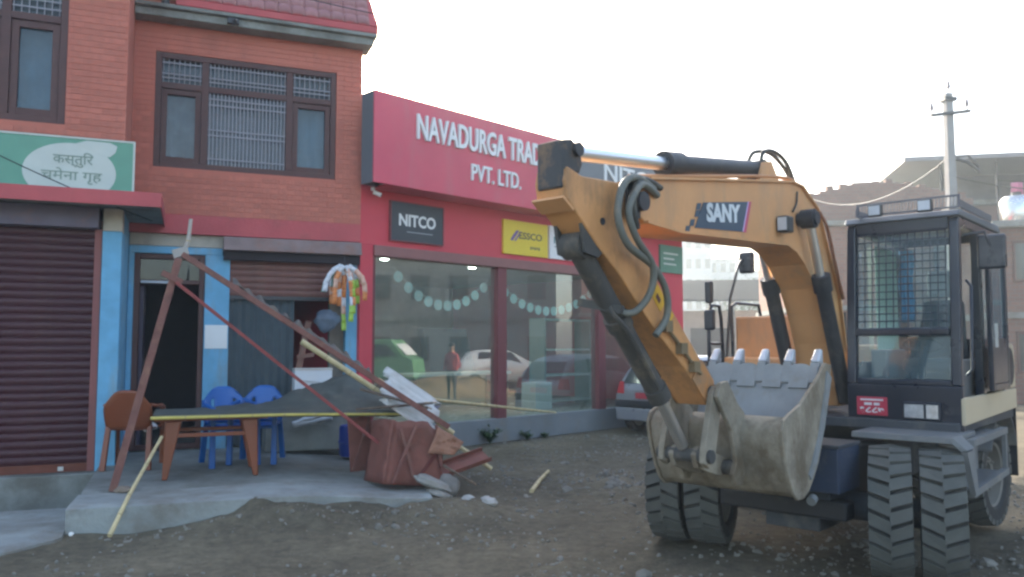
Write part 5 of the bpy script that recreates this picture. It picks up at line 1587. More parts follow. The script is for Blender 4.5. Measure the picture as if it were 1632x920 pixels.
# warning labels, grease fittings
m_yl = M('warning_yellow', (0.68, 0.38, 0.03), 0.5)
lb = MB().prism([(2.25, 2.12), (2.15, 2.02), (2.22, 1.95), (2.32, 2.05)], AH + 0.001, AH + 0.003, 'y').build('warning_label', m_yl, arm)
MB().prism([(2.255, 2.065), (2.215, 2.025), (2.235, 2.0), (2.275, 2.04)], AH + 0.0035, AH + 0.005, 'y').build('label_print', m_rust, lb)
MB().prism([(2.10, 1.97), (2.06, 1.93), (2.11, 1.88), (2.15, 1.92)], AH + 0.001, AH + 0.003, 'y').build('warning_label', m_yl, arm)
MB().cyl((2.83, AH, 2.45), (2.83, AH + 0.006, 2.45), 0.022, n=12).build('plug', m_cyl, arm)
pp = MB().tube(smooth_path([(2.16, AH + 0.02, 1.84), (2.02, AH + 0.02, 1.74), (1.86, AH + 0.02, 1.62), (1.75, AH + 0.02, 1.55)]), 0.012, 6)
for p in ((2.18, 1.86), (2.0, 1.72), (1.84, 1.60)): pp.box(p[0] - 0.04, p[0] + 0.04, AH + 0.001, AH + 0.045, p[1] - 0.035, p[1] + 0.035)
pp.build('grease_line', M('muddy_line', (0.22, 0.16, 0.09), 0.85, var=0.3), arm)
# mud splashes: the lower end of the stick
MB().prism([(1.56, 1.50), (1.55, 1.40), (1.64, 1.335), (1.72, 1.40), (1.85, 1.52), (1.72, 1.645)], AH + 0.0005, AH + 0.012, 'y').build('end_plate', m_ormud, arm, bevel=0.004)
MB().prism([(1.56, 1.50), (1.55, 1.40), (1.64, 1.335), (1.72, 1.40), (1.85, 1.52), (1.72, 1.645)], -AH - 0.012, -AH - 0.0005, 'y').build('end_plate', m_ormud, arm, bevel=0.004)
# bucket cylinder along the front of the stick
c = MB().cyl((2.92, 0, 2.30), (2.08, 0, 1.43), 0.066, n=18).cyl((2.55, 0, 1.915), (2.49, 0, 1.855), 0.082, n=18).cyl((2.12, 0, 1.475), (2.05, 0, 1.40), 0.076, n=18).build('bucket_cylinder', m_cylmud, ex, smooth=40)
MB().cyl((2.07, 0, 1.42), (1.78, 0, 1.07), 0.04, n=14).build('rod', m_chrome, c, smooth=40)
MB().cyl((2.93, -0.07, 2.31), (2.93, 0.07, 2.31), 0.08, n=16).build('cylinder_eye', m_cylmud, c, smooth=40)
lg = MB()
for s_ in (-1, 1): lg.prism([(3.02, 2.46), (2.80, 2.28), (2.86, 2.24), (2.98, 2.26)], s_ * 0.09 - 0.012, s_ * 0.09 + 0.012, 'y')
lg.build('cylinder_bracket', m_cylmud, arm)
MB().tube(smooth_path([(2.60, -0.02, 2.06), (2.66, 0.06, 1.93), (2.52, 0.09, 1.80), (2.2, 0.085, 1.47)]), 0.016, 6).build('cylinder_pipe', m_cylmud, c, smooth=50)
MB().bar((2.70, -0.16, 2.0), (2.62, 0.10, 1.95), 0.05, 0.05).build('pipe_clamp', m_cylmud, c)
# links
for s_ in (-1, 1):
    MB().prism([(1.62, 1.47), (1.55, 1.44), (1.56, 1.36), (1.66, 0.98), (1.74, 0.93), (1.81, 0.97), (1.80, 1.05), (1.68, 1.42)], s_ * 0.155 - 0.022, s_ * 0.155 + 0.022, 'y').build('rocker_link', m_buck, ex, bevel=0.008)
    MB().prism([(1.80, 1.02), (1.74, 1.07), (1.40, 0.97), (1.34, 0.90), (1.38, 0.84), (1.46, 0.84), (1.76, 0.93)], s_ * 0.085 - 0.02, s_ * 0.085 + 0.02, 'y').build('bucket_link', m_buck, ex, bevel=0.008)
MB().cyl((1.745, -0.20, 1.01), (1.745, 0.20, 1.01), 0.045, n=14).build('link_pin', m_cylmud, ex, smooth=40)
MB().cyl((1.61, -0.20, 1.42), (1.61, 0.20, 1.42), 0.045, n=14).build('stick_pin', m_cylmud, ex, smooth=40)
# bucket
BWD = 0.50
prof = [(0.52, 1.56), (0.61, 1.33), (0.72, 1.06), (0.80, 0.92), (0.90, 0.81), (0.99, 0.735), (1.08, 0.70), (1.16, 0.705), (1.22, 0.75), (1.28, 0.84), (1.33, 0.95), (1.365, 1.06), (1.38, 1.16), (1.35, 1.22), (1.28, 1.255)]
sb_ = MB()
def inner(i):
    p = Vector(prof[i])
    d = (Vector(prof[min(i + 1, len(prof) - 1)]) - Vector(prof[max(i - 1, 0)])).normalized()
    nrm = Vector((-d.y, d.x))
    return p + nrm * 0.028 * (1 if (Vector((0.98, 1.15)) - p).dot(nrm) > 0 else -1)
NS = 10
for i in range(len(prof) - 1):
    a, b = prof[i], prof[i + 1]
    ai, bi = inner(i), inner(i + 1)
    for k in range(NS):
        v0, v1 = -BWD + 2 * BWD * k / NS, -BWD + 2 * BWD * (k + 1) / NS
        sb_.quad((a[0], v0, a[1]), (a[0], v1, a[1]), (b[0], v1, b[1]), (b[0], v0, b[1]))
        sb_.quad((ai[0], v0, ai[1]), (ai[0], v1, ai[1]), (bi[0], v1, bi[1]), (bi[0], v0, bi[1]))
for i in (0, len(prof) - 1):
    a, ai = prof[i], inner(i)
    sb_.quad((a[0], -BWD, a[1]), (a[0], BWD, a[1]), (ai[0], BWD, ai[1]), (ai[0], -BWD, ai[1]))
bucket = sb_.build('bucket', m_buck, ex, smooth=40, weld=True)
side = [(0.50, 1.59)] + [(p[0] - 0.012, p[1] - 0.008) for p in prof[1:6]] + [(1.08, 0.685), (1.17, 0.69), (1.235, 0.74), (1.295, 0.83), (1.345, 0.945), (1.38, 1.06), (1.40, 1.17), (1.37, 1.24), (1.28, 1.275), (1.09, 1.33), (0.92, 1.42), (0.75, 1.51), (0.62, 1.61)]
for s_ in (-1, 1):
    MB().prism(side, s_ * (BWD + 0.014) - 0.013, s_ * (BWD + 0.014) + 0.013, 'y').build('side_plate', m_buck, bucket, bevel=0.006)
    MB().prism([(0.54, 1.50), (0.70, 1.14), (0.86, 0.90), (0.96, 0.80), (0.99, 0.84), (0.80, 1.10), (0.66, 1.42), (0.62, 1.55)], s_ * (BWD + 0.034) - 0.006, s_ * (BWD + 0.034) + 0.006, 'y').build('wear_plate', m_steel, bucket)
# inside floor plate, lip shrouds and teeth
ip = MB()
for i in range(0, 7):
    a, b = inner(i), inner(i + 1)
    cen = Vector((0.98, 1.25))
    a = a + (cen - a) * 0.012
    b = b + (cen - b) * 0.012
    ip.quad((a.x, -BWD + 0.01, a.y), (a.x, BWD - 0.01, a.y), (b.x, BWD - 0.01, b.y), (b.x, -BWD + 0.01, b.y))
ip.build('worn_floor', m_steel, bucket, smooth=50, weld=True)
ld = Vector((0.52 - 0.61, 1.56 - 1.33)).normalized()       # lip direction, upwards
ln = Vector((ld.y, -ld.x))                                 # towards the opening
def lp_(a, b): # a along lip from its edge (0 = edge, negative = down), b out of the lip
    p = Vector((0.52, 1.56)) + ld * a + ln * b
    return (p.x, p.y)
for k in range(5):
    v = -0.42 + 0.21 * k
    t_ = MB()
    for (a0, w0, h0), (a1, w1, h1) in (((-0.13, 0.035, 0.05), (0.035, 0.034, 0.055)),):
        p = [lp_(a0, -0.045), lp_(a0, h0), lp_(a1, -0.04), lp_(a1, h1)]
        t_.hexa([(p[0][0], v - w0, p[0][1]), (p[0][0], v + w0, p[0][1]), (p[1][0], v + w0, p[1][1]), (p[1][0], v - w0, p[1][1]), (p[2][0], v - w1, p[2][1]), (p[2][0], v + w1, p[2][1]), (p[3][0], v + w1, p[3][1]), (p[3][0], v - w1, p[3][1])])
    t_.build('tooth_adapter', m_steel, bucket, bevel=0.008)
    p = [lp_(0.037, -0.045), lp_(0.037, 0.06), lp_(0.162, -0.012), lp_(0.152, 0.022)]
    MB().hexa([(p[0][0], v - 0.034, p[0][1]), (p[0][0], v + 0.034, p[0][1]), (p[1][0], v + 0.034, p[1][1]), (p[1][0], v - 0.034, p[1][1]), (p[2][0], v - 0.027, p[2][1]), (p[2][0], v + 0.027, p[2][1]), (p[3][0], v + 0.027, p[3][1]), (p[3][0], v - 0.027, p[3][1])]).build('tooth', M('bright_tooth_steel', (0.50, 0.52, 0.55), 0.4, metal=0.4, var=0.15, scale=8), bucket, bevel=0.014)
    if k < 4:
        vc = v + 0.105
        pts_ = []
        for q_ in range(9):
            t = PI * q_ / 8
            pts_.append((vc + 0.075 * math.cos(t), -0.005 + 0.028 * math.sin(t)))
        pts_ = [(vc + 0.075, -0.17)] + pts_ + [(vc - 0.075, -0.17)]
        s2 = MB()
        i0 = len(s2.v)
        for b_ in (0.030, 0.052):
            for (vv_, aa) in pts_:
                q2 = lp_(aa, b_)
                s2.v.append((q2[0], vv_, q2[1]))
        n_ = len(pts_)
        s2.f.append(tuple(range(n_)))
        s2.f.append(tuple(range(2 * n_ - 1, n_ - 1, -1)))
        for q_ in range(n_): s2.f.append((q_, (q_ + 1) % n_, n_ + (q_ + 1) % n_, n_ + q_))
        s2.build('lip_shroud', m_steel, bucket)
# bucket ears and hinge tube
for s_ in (-1, 1):
    MB().prism([(1.30, 1.27), (1.40, 1.34), (1.54, 1.50), (1.64, 1.49), (1.69, 1.40), (1.62, 1.31), (1.50, 1.16), (1.44, 0.94), (1.49, 0.87), (1.45, 0.79), (1.36, 0.78), (1.30, 0.86), (1.375, 1.10)], s_ * 0.20 - 0.018, s_ * 0.20 + 0.018, 'y').build('hinge_ear', m_buck, bucket, bevel=0.008)
MB().cyl((1.40, -0.19, 0.90), (1.40, 0.19, 0.90), 0.05, n=14).build('hinge_pin', m_cylmud, bucket, smooth=40)


# ------------------------------------------------------------------ parked hatchback
def make_car(name, label, loc, rz, body_col, hatch=True, group=None, cat='car', plate=(0.5, 0.06, 0.08), simple=False):
    """car pointing along +x, rear end at x = 0"""
    t = thing(name, label, cat, loc, rz, group)
    mb_ = M('car_paint_' + name + str(body_col), body_col, 0.3, metal=0.35, var=0.04, spec=0.6)
    # stations along x: (x, half width bottom, half width shoulder, z bottom, z shoulder, z top, half width top)
    L = 3.9
    st_ = [(0.0, 0.70, 0.72, 0.42, 0.80, 0.86, 0.66), (0.06, 0.78, 0.80, 0.30, 0.84, 1.00, 0.66), (0.22, 0.81, 0.82, 0.26, 0.90, 1.28, 0.62), (0.50, 0.82, 0.83, 0.24, 0.92, 1.46, 0.60), (1.0, 0.82, 0.83, 0.24, 0.93, 1.51, 0.60), (1.8, 0.82, 0.83, 0.24, 0.93, 1.52, 0.60), (2.3, 0.82, 0.83, 0.24, 0.92, 1.44, 0.60), (2.85, 0.81, 0.82, 0.24, 0.90, 1.02, 0.66), (3.5, 0.78, 0.78, 0.26, 0.80, 0.86, 0.62), (3.8, 0.70, 0.70, 0.32, 0.66, 0.72, 0.55), (3.9, 0.60, 0.60, 0.40, 0.58, 0.62, 0.48)]
    b = MB()
    ring = []
    for (x, wb, ws, zb, zs, zt, wt) in st_:
        r_ = [(-wb * 0.9, zb), (-wb, zb + 0.08), (-ws, (zb + zs) / 2), (-ws * 0.985, zs), (-wt * 0.5 - ws * 0.5 * 0.96, zs + (zt - zs) * 0.35), (-wt, zt - 0.05 * (zt - zs)), (-wt * 0.8, zt), (0, zt + 0.015)]
        r_ = r_ + [(-y, z) for (y, z) in r_[-2::-1]]
        ring.append([(x, y, z) for (y, z) in r_])
    n_ = len(ring[0])
    for r_ in ring: b.v += r_
    for i in range(len(ring) - 1):
        for k in range(n_ - 1):
            b.f.append((i * n_ + k, i * n_ + k + 1, (i + 1) * n_ + k + 1, (i + 1) * n_ + k))
    b.f.append(tuple(range(n_)))
    b.f.append(tuple((len(ring) - 1) * n_ + k for k in range(n_)))
    body = b.build('body', mb_, t, smooth=38)
    md = body.modifiers.new('Sub', 'SUBSURF')
    md.levels = md.render_levels = 1
    gl_ = M('car_glass', (0.02, 0.025, 0.03), 0.08, spec=0.6, var=0.05)
    # rear window, following the hatch
    MB().hexa([(0.035, -0.58, 0.98), (0.035, 0.58, 0.98), (0.06, 0.58, 0.98), (0.06, -0.58, 0.98), (0.28, -0.50, 1.36), (0.28, 0.50, 1.36), (0.33, 0.50, 1.36), (0.33, -0.50, 1.36)]).build('rear_window', gl_, t, bevel=0.01)
    for s_ in (-1, 1):
        MB().hexa([(0.75, s_ * 0.745, 0.98), (2.55, s_ * 0.755, 0.98), (2.55, s_ * 0.70, 0.98), (0.75, s_ * 0.70, 0.98), (0.85, s_ * 0.635, 1.42), (2.12, s_ * 0.635, 1.42), (2.12, s_ * 0.60, 1.42), (0.85, s_ * 0.60, 1.42)]).build('side_window', gl_, t)
        MB().hexa([(-0.015, s_ * 0.52, 0.78), (-0.015, s_ * 0.70, 0.78), (0.10, s_ * 0.80, 0.78), (0.10, s_ * 0.6, 0.78), (0.03, s_ * 0.56, 1.02), (0.03, s_ * 0.66, 1.02), (0.13, s_ * 0.74, 1.0), (0.13, s_ * 0.6, 1.0)]).build('tail_lamp', M('tail_red', (0.45, 0.02, 0.03), 0.2), t, bevel=0.015)
        MB().hexa([(3.72, s_ * 0.40, 0.58), (3.86, s_ * 0.40, 0.58), (3.80, s_ * 0.66, 0.58), (3.66, s_ * 0.66, 0.58), (3.66, s_ * 0.42, 0.70), (3.80, s_ * 0.42, 0.70), (3.72, s_ * 0.68, 0.72), (3.58, s_ * 0.68, 0.72)]).build('headlight', M('head_lens', (0.6, 0.62, 0.65), 0.15), t, bevel=0.02)
        for xw in (0.66, 3.15):
            w = MB().lathe([(0.0, 0.0), (0.17, 0.0), (0.19, 0.02), (0.19, -0.14), (0.0, -0.14)] if s_ > 0 else [(0.0, 0.0), (0.17, 0.0), (0.19, -0.02), (0.19, 0.14), (0.0, 0.14)], (0, 0, 0), 'y', 20).build('wheel', M('car_rim', (0.3, 0.31, 0.32), 0.4, metal=0.6), t, smooth=40)
            w.location = (xw, s_ * 0.80, 0.295)
            MB().lathe([(0.19, -0.085), (0.27, -0.09), (0.295, -0.07), (0.295, 0.07), (0.27, 0.09), (0.19, 0.085)], (0, -s_ * 0.06, 0), 'y', 28).build('tyre', m_black, w, smooth=40)
    MB().hexa([(-0.045, -0.72, 0.52), (-0.045, 0.72, 0.52), (0.10, 0.815, 0.52), (0.10, -0.815, 0.52), (-0.045, -0.72, 0.66), (-0.045, 0.72, 0.66), (0.10, 0.815, 0.66), (0.10, -0.815, 0.66)]).build('bumper_strip', M('car_black_plastic', (0.03, 0.032, 0.035), 0.6), t, bevel=0.02)
    MB().hexa([(-0.03, -0.70, 0.27), (-0.03, 0.70, 0.27), (0.14, 0.80, 0.25), (0.14, -0.80, 0.25), (-0.035, -0.72, 0.515), (-0.035, 0.72, 0.515), (0.10, 0.81, 0.515), (0.10, -0.81, 0.515)]).build('bumper', mb_, t, bevel=0.03)
    MB().box(-0.034, -0.022, -0.24, 0.24, 0.70, 0.81).build('number_plate', M('car_plate' + name, plate, 0.5), t)
    MB().box(-0.03, -0.018, -0.30, 0.30, 0.83, 0.87).build('hatch_handle', mb_, t, bevel=0.008)
    return t
car_p = Vector((1.98, 16.02, 0)) + SN * 0.83
make_car('parked_car', 'silver grey hatchback parked nose away along the showroom, seen from behind', (car_p.x, car_p.y, 0.0), SA, (0.30, 0.31, 0.34))

# ------------------------------------------------------------------ utility pole and wires
po = thing('utility_pole', 'concrete utility pole with a steel cross arm and insulators behind the cab', 'utility pole', (11.46, 20.75, 0), R(6))
MB().hexa([(-0.14, -0.12, -0.5), (0.14, -0.12, -0.5), (0.14, 0.12, -0.5), (-0.14, 0.12, -0.5), (-0.095, -0.085, 8.32), (0.095, -0.085, 8.32), (0.095, 0.085, 8.32), (-0.095, 0.085, 8.32)]).build('shaft', M('pole_concrete', (0.26, 0.26, 0.255), 0.85), po, bevel=0.01)
MB().bar((-0.56, -0.13, 7.68), (0.52, -0.13, 7.83), 0.08, 0.08).build('cross_arm', m_metal, po)
MB().box(-0.17, 0.17, -0.14, 0.14, 8.10, 8.20).build('clamp', m_metal, po)
for (x, z) in ((-0.53, 7.74), (0.46, 7.88), (-0.04, 8.34)):
    MB().lathe([(0.0, 0.0), (0.02, 0.0), (0.02, 0.08), (0.05, 0.09), (0.055, 0.16), (0.035, 0.20), (0.045, 0.24), (0.02, 0.27), (0.0, 0.27)], (x, -0.10 if x else 0, z), 'z', 12).build('insulator', M('porcelain', (0.25, 0.2, 0.2), 0.3), po, smooth=40)
MB().tube([(0.1, -0.1, 6.55), (0.35, -0.2, 6.45), (0.5, -0.25, 6.3), (0.62, -0.3, 6.15)], 0.04, 6).tube([(0.1, -0.1, 6.6), (0.3, -0.3, 6.6), (0.55, -0.35, 6.3)], 0.025, 6).build('cable_clutter', m_metal, po)
MB().box(-0.19, 0.19, -0.17, 0.17, 4.9, 5.25).build('band', m_metal, po)
def wire(label, a, b, sag, r=0.012):
    a, b = Vector(a), Vector(b)
    t = MB().tube([a.lerp(b, k / 20) - Vector((0, 0, sag * 4 * (k / 20) * (1 - k / 20))) for k in range(21)], r, 5).build('cable', m_black)
    return tag(t, label, 'cable')
wire('thin drooping cable from the utility pole to the roof on the left', (11.4, 20.7, 6.6), (10.2, 29.0, 7.4), 0.9, 0.016)
wire('overhead line running right from the utility pole', (11.5, 20.7, 6.1), (24.0, 30.0, 8.2), 0.5, 0.016)
wire('black cable slanting across the green cafe sign', hw(-5.2, 1.72, 4.25), hw(-2.9, 1.3, 3.3), 0.05, 0.007)
wire('cable crossing the tiled eave at the top of the brick house', hw(-2.95, 0.62, 7.1), hw(0.05, 0.55, 6.75), 0.06, 0.008)

# ------------------------------------------------------------------ buildings behind and across the road
def brick_mat(name, c1, c2, mortar, sc):
    m = bpy.data.materials.new(name)
    m.use_nodes = True
    n, l = m.node_tree.nodes, m.node_tree.links
    b = n['Principled BSDF']
    b.inputs['Roughness'].default_value = 0.9
    tc = n.new('ShaderNodeTexCoord')
    ge = n.new('ShaderNodeNewGeometry')
    mp = n.new('ShaderNodeMapping')
    mp.inputs['Rotation'].default_value = (R(90), 0, 0)
    sx = n.new('ShaderNodeSeparateXYZ')
    l.new(tc.outputs['Object'], sx.inputs[0])
    ad = n.new('ShaderNodeMath')
    l.new(sx.outputs[0], ad.inputs[0])
    l.new(sx.outputs[1], ad.inputs[1])
    cx = n.new('ShaderNodeCombineXYZ')
    l.new(ad.outputs[0], cx.inputs[0])
    l.new(sx.outputs[2], cx.inputs[1])
    br = n.new('ShaderNodeTexBrick')
    br.inputs['Color1'].default_value = (*c1, 1)
    br.inputs['Color2'].default_value = (*c2, 1)
    br.inputs['Mortar'].default_value = (*mortar, 1)
    br.inputs['Scale'].default_value = sc
    br.inputs['Mortar Size'].default_value = 0.02
    l.new(cx.outputs[0], br.inputs['Vector'])
    l.new(br.outputs['Color'], b.inputs['Base Color'])
    return m
m_bk1 = brick_mat('raw_brick', (0.25, 0.115, 0.08), (0.19, 0.085, 0.06), (0.18, 0.15, 0.13), 2.1)
m_bk2 = brick_mat('old_brick', (0.21, 0.115, 0.085), (0.17, 0.09, 0.07), (0.16, 0.135, 0.12), 2.1)
m_bwin = M('window_dark', (0.03, 0.035, 0.04), 0.15, spec=0.6)
def building(label, loc, rz, w, d, h, wm, floors, cols, name='brick_building', win=(0.9, 1.2), slab_m=None, x_off=0.0, skip=()):
    t = thing(name, label, 'building', loc, rz)
    MB().box(0, w, 0, d, -0.3, h).build('wall', wm, t)
    fh = h / floors
    for f in range(floors):
        for c in range(cols):
            if (f, c) in skip: continue
            cx_ = (c + 0.5) * w / cols + x_off
            z0 = f * fh + 0.9
            fr = MB()
            frame_rect(fr, cx_ - win[0] / 2, cx_ + win[0] / 2, z0, z0 + win[1], 0.07, -0.06, -0.002)
            fr.box(cx_ - 0.03, cx_ + 0.03, -0.055, -0.004, z0 + 0.07, z0 + win[1] - 0.07)
            o = fr.build('window', m_dwood, t)
            MB().box(cx_ - win[0] / 2 + 0.07, cx_ + win[0] / 2 - 0.07, -0.03, -0.001, z0 + 0.07, z0 + win[1] - 0.07).build('pane', m_bwin, o)
    for f in range(1, floors + 1):
        MB().box(-0.15, w + 0.15, -0.35 if f == floors else -0.12, d + 0.1, f * fh - 0.16, f * fh + 0.02).build('floor_slab', slab_m or m_conc, t)
    return t
# rough brick building behind the boom on the right
rb = building('unfinished brick building with a ragged top behind the cab', (10.9, 30.0, 0), R(-4), 6.2, 7.0, 6.3, m_bk1, 2, 3, skip=((0, 0), (1, 0)))
rag = MB()
for k in range(26):
    x = k * 0.24
    hgt = 0.75 + 0.75 * math.sin((k + 3) / 29 * PI) + 0.25 * noise.noise(Vector((k * 0.9, 0, 0)))
    rag.box(x, x + 0.239, 0.0, 0.25, 6.321, 6.32 + hgt)
tag(rag.build('ragged_parapet', m_bk2, rb), kind='stuff')
# long roofed house at the far right
rh = building('pink plastered house with a long thin roof edge at the right border', (16.2, 31.0, 0), R(-12), 16.0, 7.0, 7.2, M('pink_plaster', (0.23, 0.145, 0.13), 0.85, var=0.15, scale=0.6), 2, 7, name='plastered_house')
MB().box(-1.2, 17.0, -1.6, 7.5, 8.55, 8.72).build('roof', M('pale_tin_roof', (0.22, 0.225, 0.23), 0.6), rh)
for k in range(9):
    MB().cyl((0.2 + k * 1.9, -1.0, 7.22), (0.2 + k * 1.9, -1.0, 8.55), 0.06, n=8).build('roof_post', m_metal, rh)
MB().box(1.0, 15.5, 1.5, 1.6, 7.221, 8.5).build('attic_wall', M('attic_grey', (0.16, 0.16, 0.17), 0.9), rh)
# low house nearer the right border
lh = building('low brick house with a dark ground floor at the right border', (14.2, 23.5, 0), R(-14), 10.0, 6.0, 5.3, m_bk2, 2, 5, name='brick_house', x_off=-0.1)
wt = thing('water_tank', 'shiny steel water tank on the low brick house roof', 'water tank', (15.6, 24.6, 5.32))
MB().lathe([(0.0, 0.0), (0.45, 0.0), (0.48, 0.04), (0.48, 0.8), (0.38, 0.95), (0.12, 1.02), (0.0, 1.02)], (0, 0, 0), 'z', 24).build('shell', M('tank_steel', (0.6, 0.6, 0.6), 0.25, metal=0.9), wt, smooth=40)
MB().cyl((0, 0, 1.0), (0, 0, 1.1), 0.14, n=14).build('lid', m_metal, wt, smooth=40)
# washing and pipes on the roof terrace
cl = thing('washing_line', 'washing line with pink and white cloths on the roof terrace at the right', 'washing', (16.0, 26.2, 5.33), R(-14))
for x in (0.0, 3.0): MB().cyl((x, 0, 0), (x, 0, 1.9), 0.035, n=8).build('post', m_metal, cl)
MB().tube([(3.0 * k / 10, 0, 1.8 - 0.12 * math.sin(PI * k / 10)) for k in range(11)], 0.008, 5).build('line', m_black, cl)
for k, (x, w, h, c) in enumerate(((0.4, 0.35, 0.9, (0.55, 0.16, 0.24)), (1.0, 0.5, 0.6, (0.6, 0.6, 0.62)), (1.8, 0.3, 0.8, (0.25, 0.27, 0.4)), (2.3, 0.45, 0.7, (0.62, 0.6, 0.58)))):
    MB().grid(lambda u, v: (x + w * u, 0.03 * math.sin(u * 9 + v), 1.70 - h * v), 8, 4).build('cloth', M('cloth_%d' % k, c, 0.9), cl, smooth=60, solid=0.01)
# dark shed with pale wall down the road
sh_ = thing('roadside_shed', 'low dark tin roofed shed with a pale wall far down the road', 'shed', (6.5, 44.5, 0), R(-8))
MB().box(0, 11.0, 0, 6.0, -0.3, 3.55).build('wall', M('shed_wall', (0.42, 0.38, 0.32), 0.9), sh_)
MB().hexa([(-0.6, -1.2, 4.0), (11.8, -1.2, 4.0), (11.8, 3.2, 5.4), (-0.6, 3.2, 5.4), (-0.6, -1.2, 4.08), (11.8, -1.2, 4.08), (11.8, 3.2, 5.48), (-0.6, 3.2, 5.48)]).build('roof', M('dark_tin', (0.03, 0.031, 0.033), 0.95, spec=0.05), sh_)
for k in range(4):
    sht = MB().box(0.6 + k * 2.7, 2.7 + k * 2.7, -0.06, -0.002, 0.0, 2.6).build('roller_door', M('dark_door', (0.06, 0.06, 0.065), 0.6), sh_)
for k in range(5):
    MB().box(-0.3 + k * 2.85, -0.15 + k * 2.85, -1.0, -0.85, -0.3, 4.02).build('post', m_conc, sh_)
# hazy towers far away
m_tower = M('tower_plaster', (0.40, 0.39, 0.38), 0.9, var=0.08)
towers = [(21.5, 112, 6.4, 8, 17.0, 6, 5, 'tallest pale apartment block far down the road, left of the others'), (29.0, 118, 5.5, 8, 14.2, 5, 4, 'second pale apartment block in the haze, lower than the first'), (35.5, 124, 9, 8, 13.0, 4, 6, 'wide low apartment block at the right end of the hazy row')]
for (x, y, w, d, h, f, c, lab) in towers:
    building(lab, (x, y, 0), R(-5), w, d, h, m_tower, f, c, name='apartment_block', win=(0.7, 1.3), slab_m=m_tower)
# trees far away between them
def tree(label, p, h, w, seed, n=420):
    rr = random.Random(seed)
    t = thing('tree', label, 'tree', p)
    tk = MB().tube([(0, 0, -0.3), (0.05, 0, h * 0.3), (0.0, 0.08, h * 0.6)], [h * 0.035, h * 0.026, h * 0.014], 7)
    for k in range(6):
        a = k * 1.05 + rr.random()
        tk.tube([(0.03, 0.02, h * (0.3 + 0.05 * k)), (math.cos(a) * w * 0.35, math.sin(a) * w * 0.35, h * (0.5 + 0.06 * k))], [h * 0.014, h * 0.005], 5)
    tk.build('trunk', M('bark', (0.10, 0.075, 0.05), 0.9), t, smooth=60)
    lf = MB()
    cl = [(Vector(((rr.random() - .5) * w * 0.9, (rr.random() - .5) * w * 0.9, h * (0.42 + 0.5 * rr.random()))), w * (0.16 + 0.14 * rr.random())) for _ in range(14)]
    for k in range(n):
        c, r_ = cl[k % 14]
        d = Vector((rr.gauss(0, 1), rr.gauss(0, 1), rr.gauss(0, 1))).normalized() * r_ * rr.random() ** 0.4
        p0 = c + d
        s_ = 0.12 + 0.14 * rr.random()
        a = Vector((rr.gauss(0, 1), rr.gauss(0, 1), rr.gauss(0, 1))).normalized()
        b = a.orthogonal().normalized()
        lf.quad(p0, p0 + a * s_ + b * s_ * 0.4, p0 + a * s_ * 2, p0 + a * s_ - b * s_ * 0.4)
    tag(lf.build('crown', M('foliage', (0.06, 0.09, 0.035), 0.8, var=0.3, scale=1.0), t), kind='stuff')
for k, (x, y, h, w, lab) in enumerate(((26.5, 100, 11, 7, 'hazy tree in front of the gap between the apartment blocks'), (33.0, 96, 9.5, 8, 'hazy broad tree right of the apartment blocks'), (17.6, 62, 6.5, 5, 'dusty tree beside the tin roofed shed'))):
    tree(lab, (x, y, 0), h, w, 80 + k, 900)
# row across the road, seen in the showroom glass
building('tall brick apartment house across the road, reflected in the right pane', (21.5, 27.0, 0), R(-90), 9.0, 6.0, 12.5, m_bk1, 4, 4, slab_m=m_conc, name='brick_building')
building('wide grey plastered house across the road, reflected in the left pane', (24.5, 17.0, 0), R(-90), 9.5, 6.0, 9.0, M('grey_plaster', (0.25, 0.25, 0.24), 0.9, var=0.12), 3, 5, name='plastered_house')
building('older brick house across the road beyond the green van', (23.0, 6.5, 0), R(-90), 9.0, 6.0, 8.0, m_bk2, 3, 4)
gvn = thing('green_van', 'green roadside van across the road, mirrored in the left pane', 'van', (18.6, 7.6, 0), R(100))
m_gv = M('green_van_paint', (0.10, 0.23, 0.12), 0.4)
vb = MB().prism([(0.0, 0.35), (0.0, 1.5), (0.15, 1.9), (2.6, 1.92), (3.1, 1.3), (3.5, 1.1), (3.6, 0.35)], -0.8, 0.8, 'y').build('body', m_gv, gvn, bevel=0.06)
for s_ in (-1, 1):
    MB().prism([(0.3, 1.2), (0.35, 1.7), (2.4, 1.72), (2.85, 1.25)], s_ * 0.805 - 0.006, s_ * 0.805 + 0.006, 'y').build('side_window', m_bwin, gvn)
    for x in (0.7, 2.9):
        MB().lathe([(0.0, -0.1), (0.2, -0.1), (0.3, -0.08), (0.3, 0.08), (0.2, 0.1), (0.0, 0.1)], (x, s_ * 0.74, 0.3), 'y', 20).build('wheel', m_black, gvn, smooth=40)
MB().hexa([(2.75, -0.7, 1.72), (2.78, -0.7, 1.75), (2.78, 0.7, 1.75), (2.75, 0.7, 1.72), (3.2, -0.72, 1.28), (3.23, -0.72, 1.3), (3.23, 0.72, 1.3), (3.2, 0.72, 1.28)]).build('windscreen', M('pale_screen', (0.6, 0.63, 0.63), 0.3), gvn)
make_car('white_car', 'white hatchback parked across the road, mirrored in the left pane', (17.6, 12.6, 0.0), R(80), (0.62, 0.63, 0.62))
hp = MB().grid(lambda u, v: (11.5 + 4.5 * u, 9.5 + 6 * v, gh(11.5 + 4.5 * u, 9.5 + 6 * v) - 0.05 + 0.85 * math.sin(u * PI) * math.sin(v * PI) * (0.75 + 0.35 * noise.noise(Vector((u * 5, v * 5, 2))))), 40, 40).build('earth_heap', M('brown_earth', (0.20, 0.14, 0.08), 0.95, var=0.25, scale=2, bump=0.5, bscale=8), smooth=70)
tag(hp, 'heap of brown earth across the lot, mirrored in the showroom glass', 'earth heap')
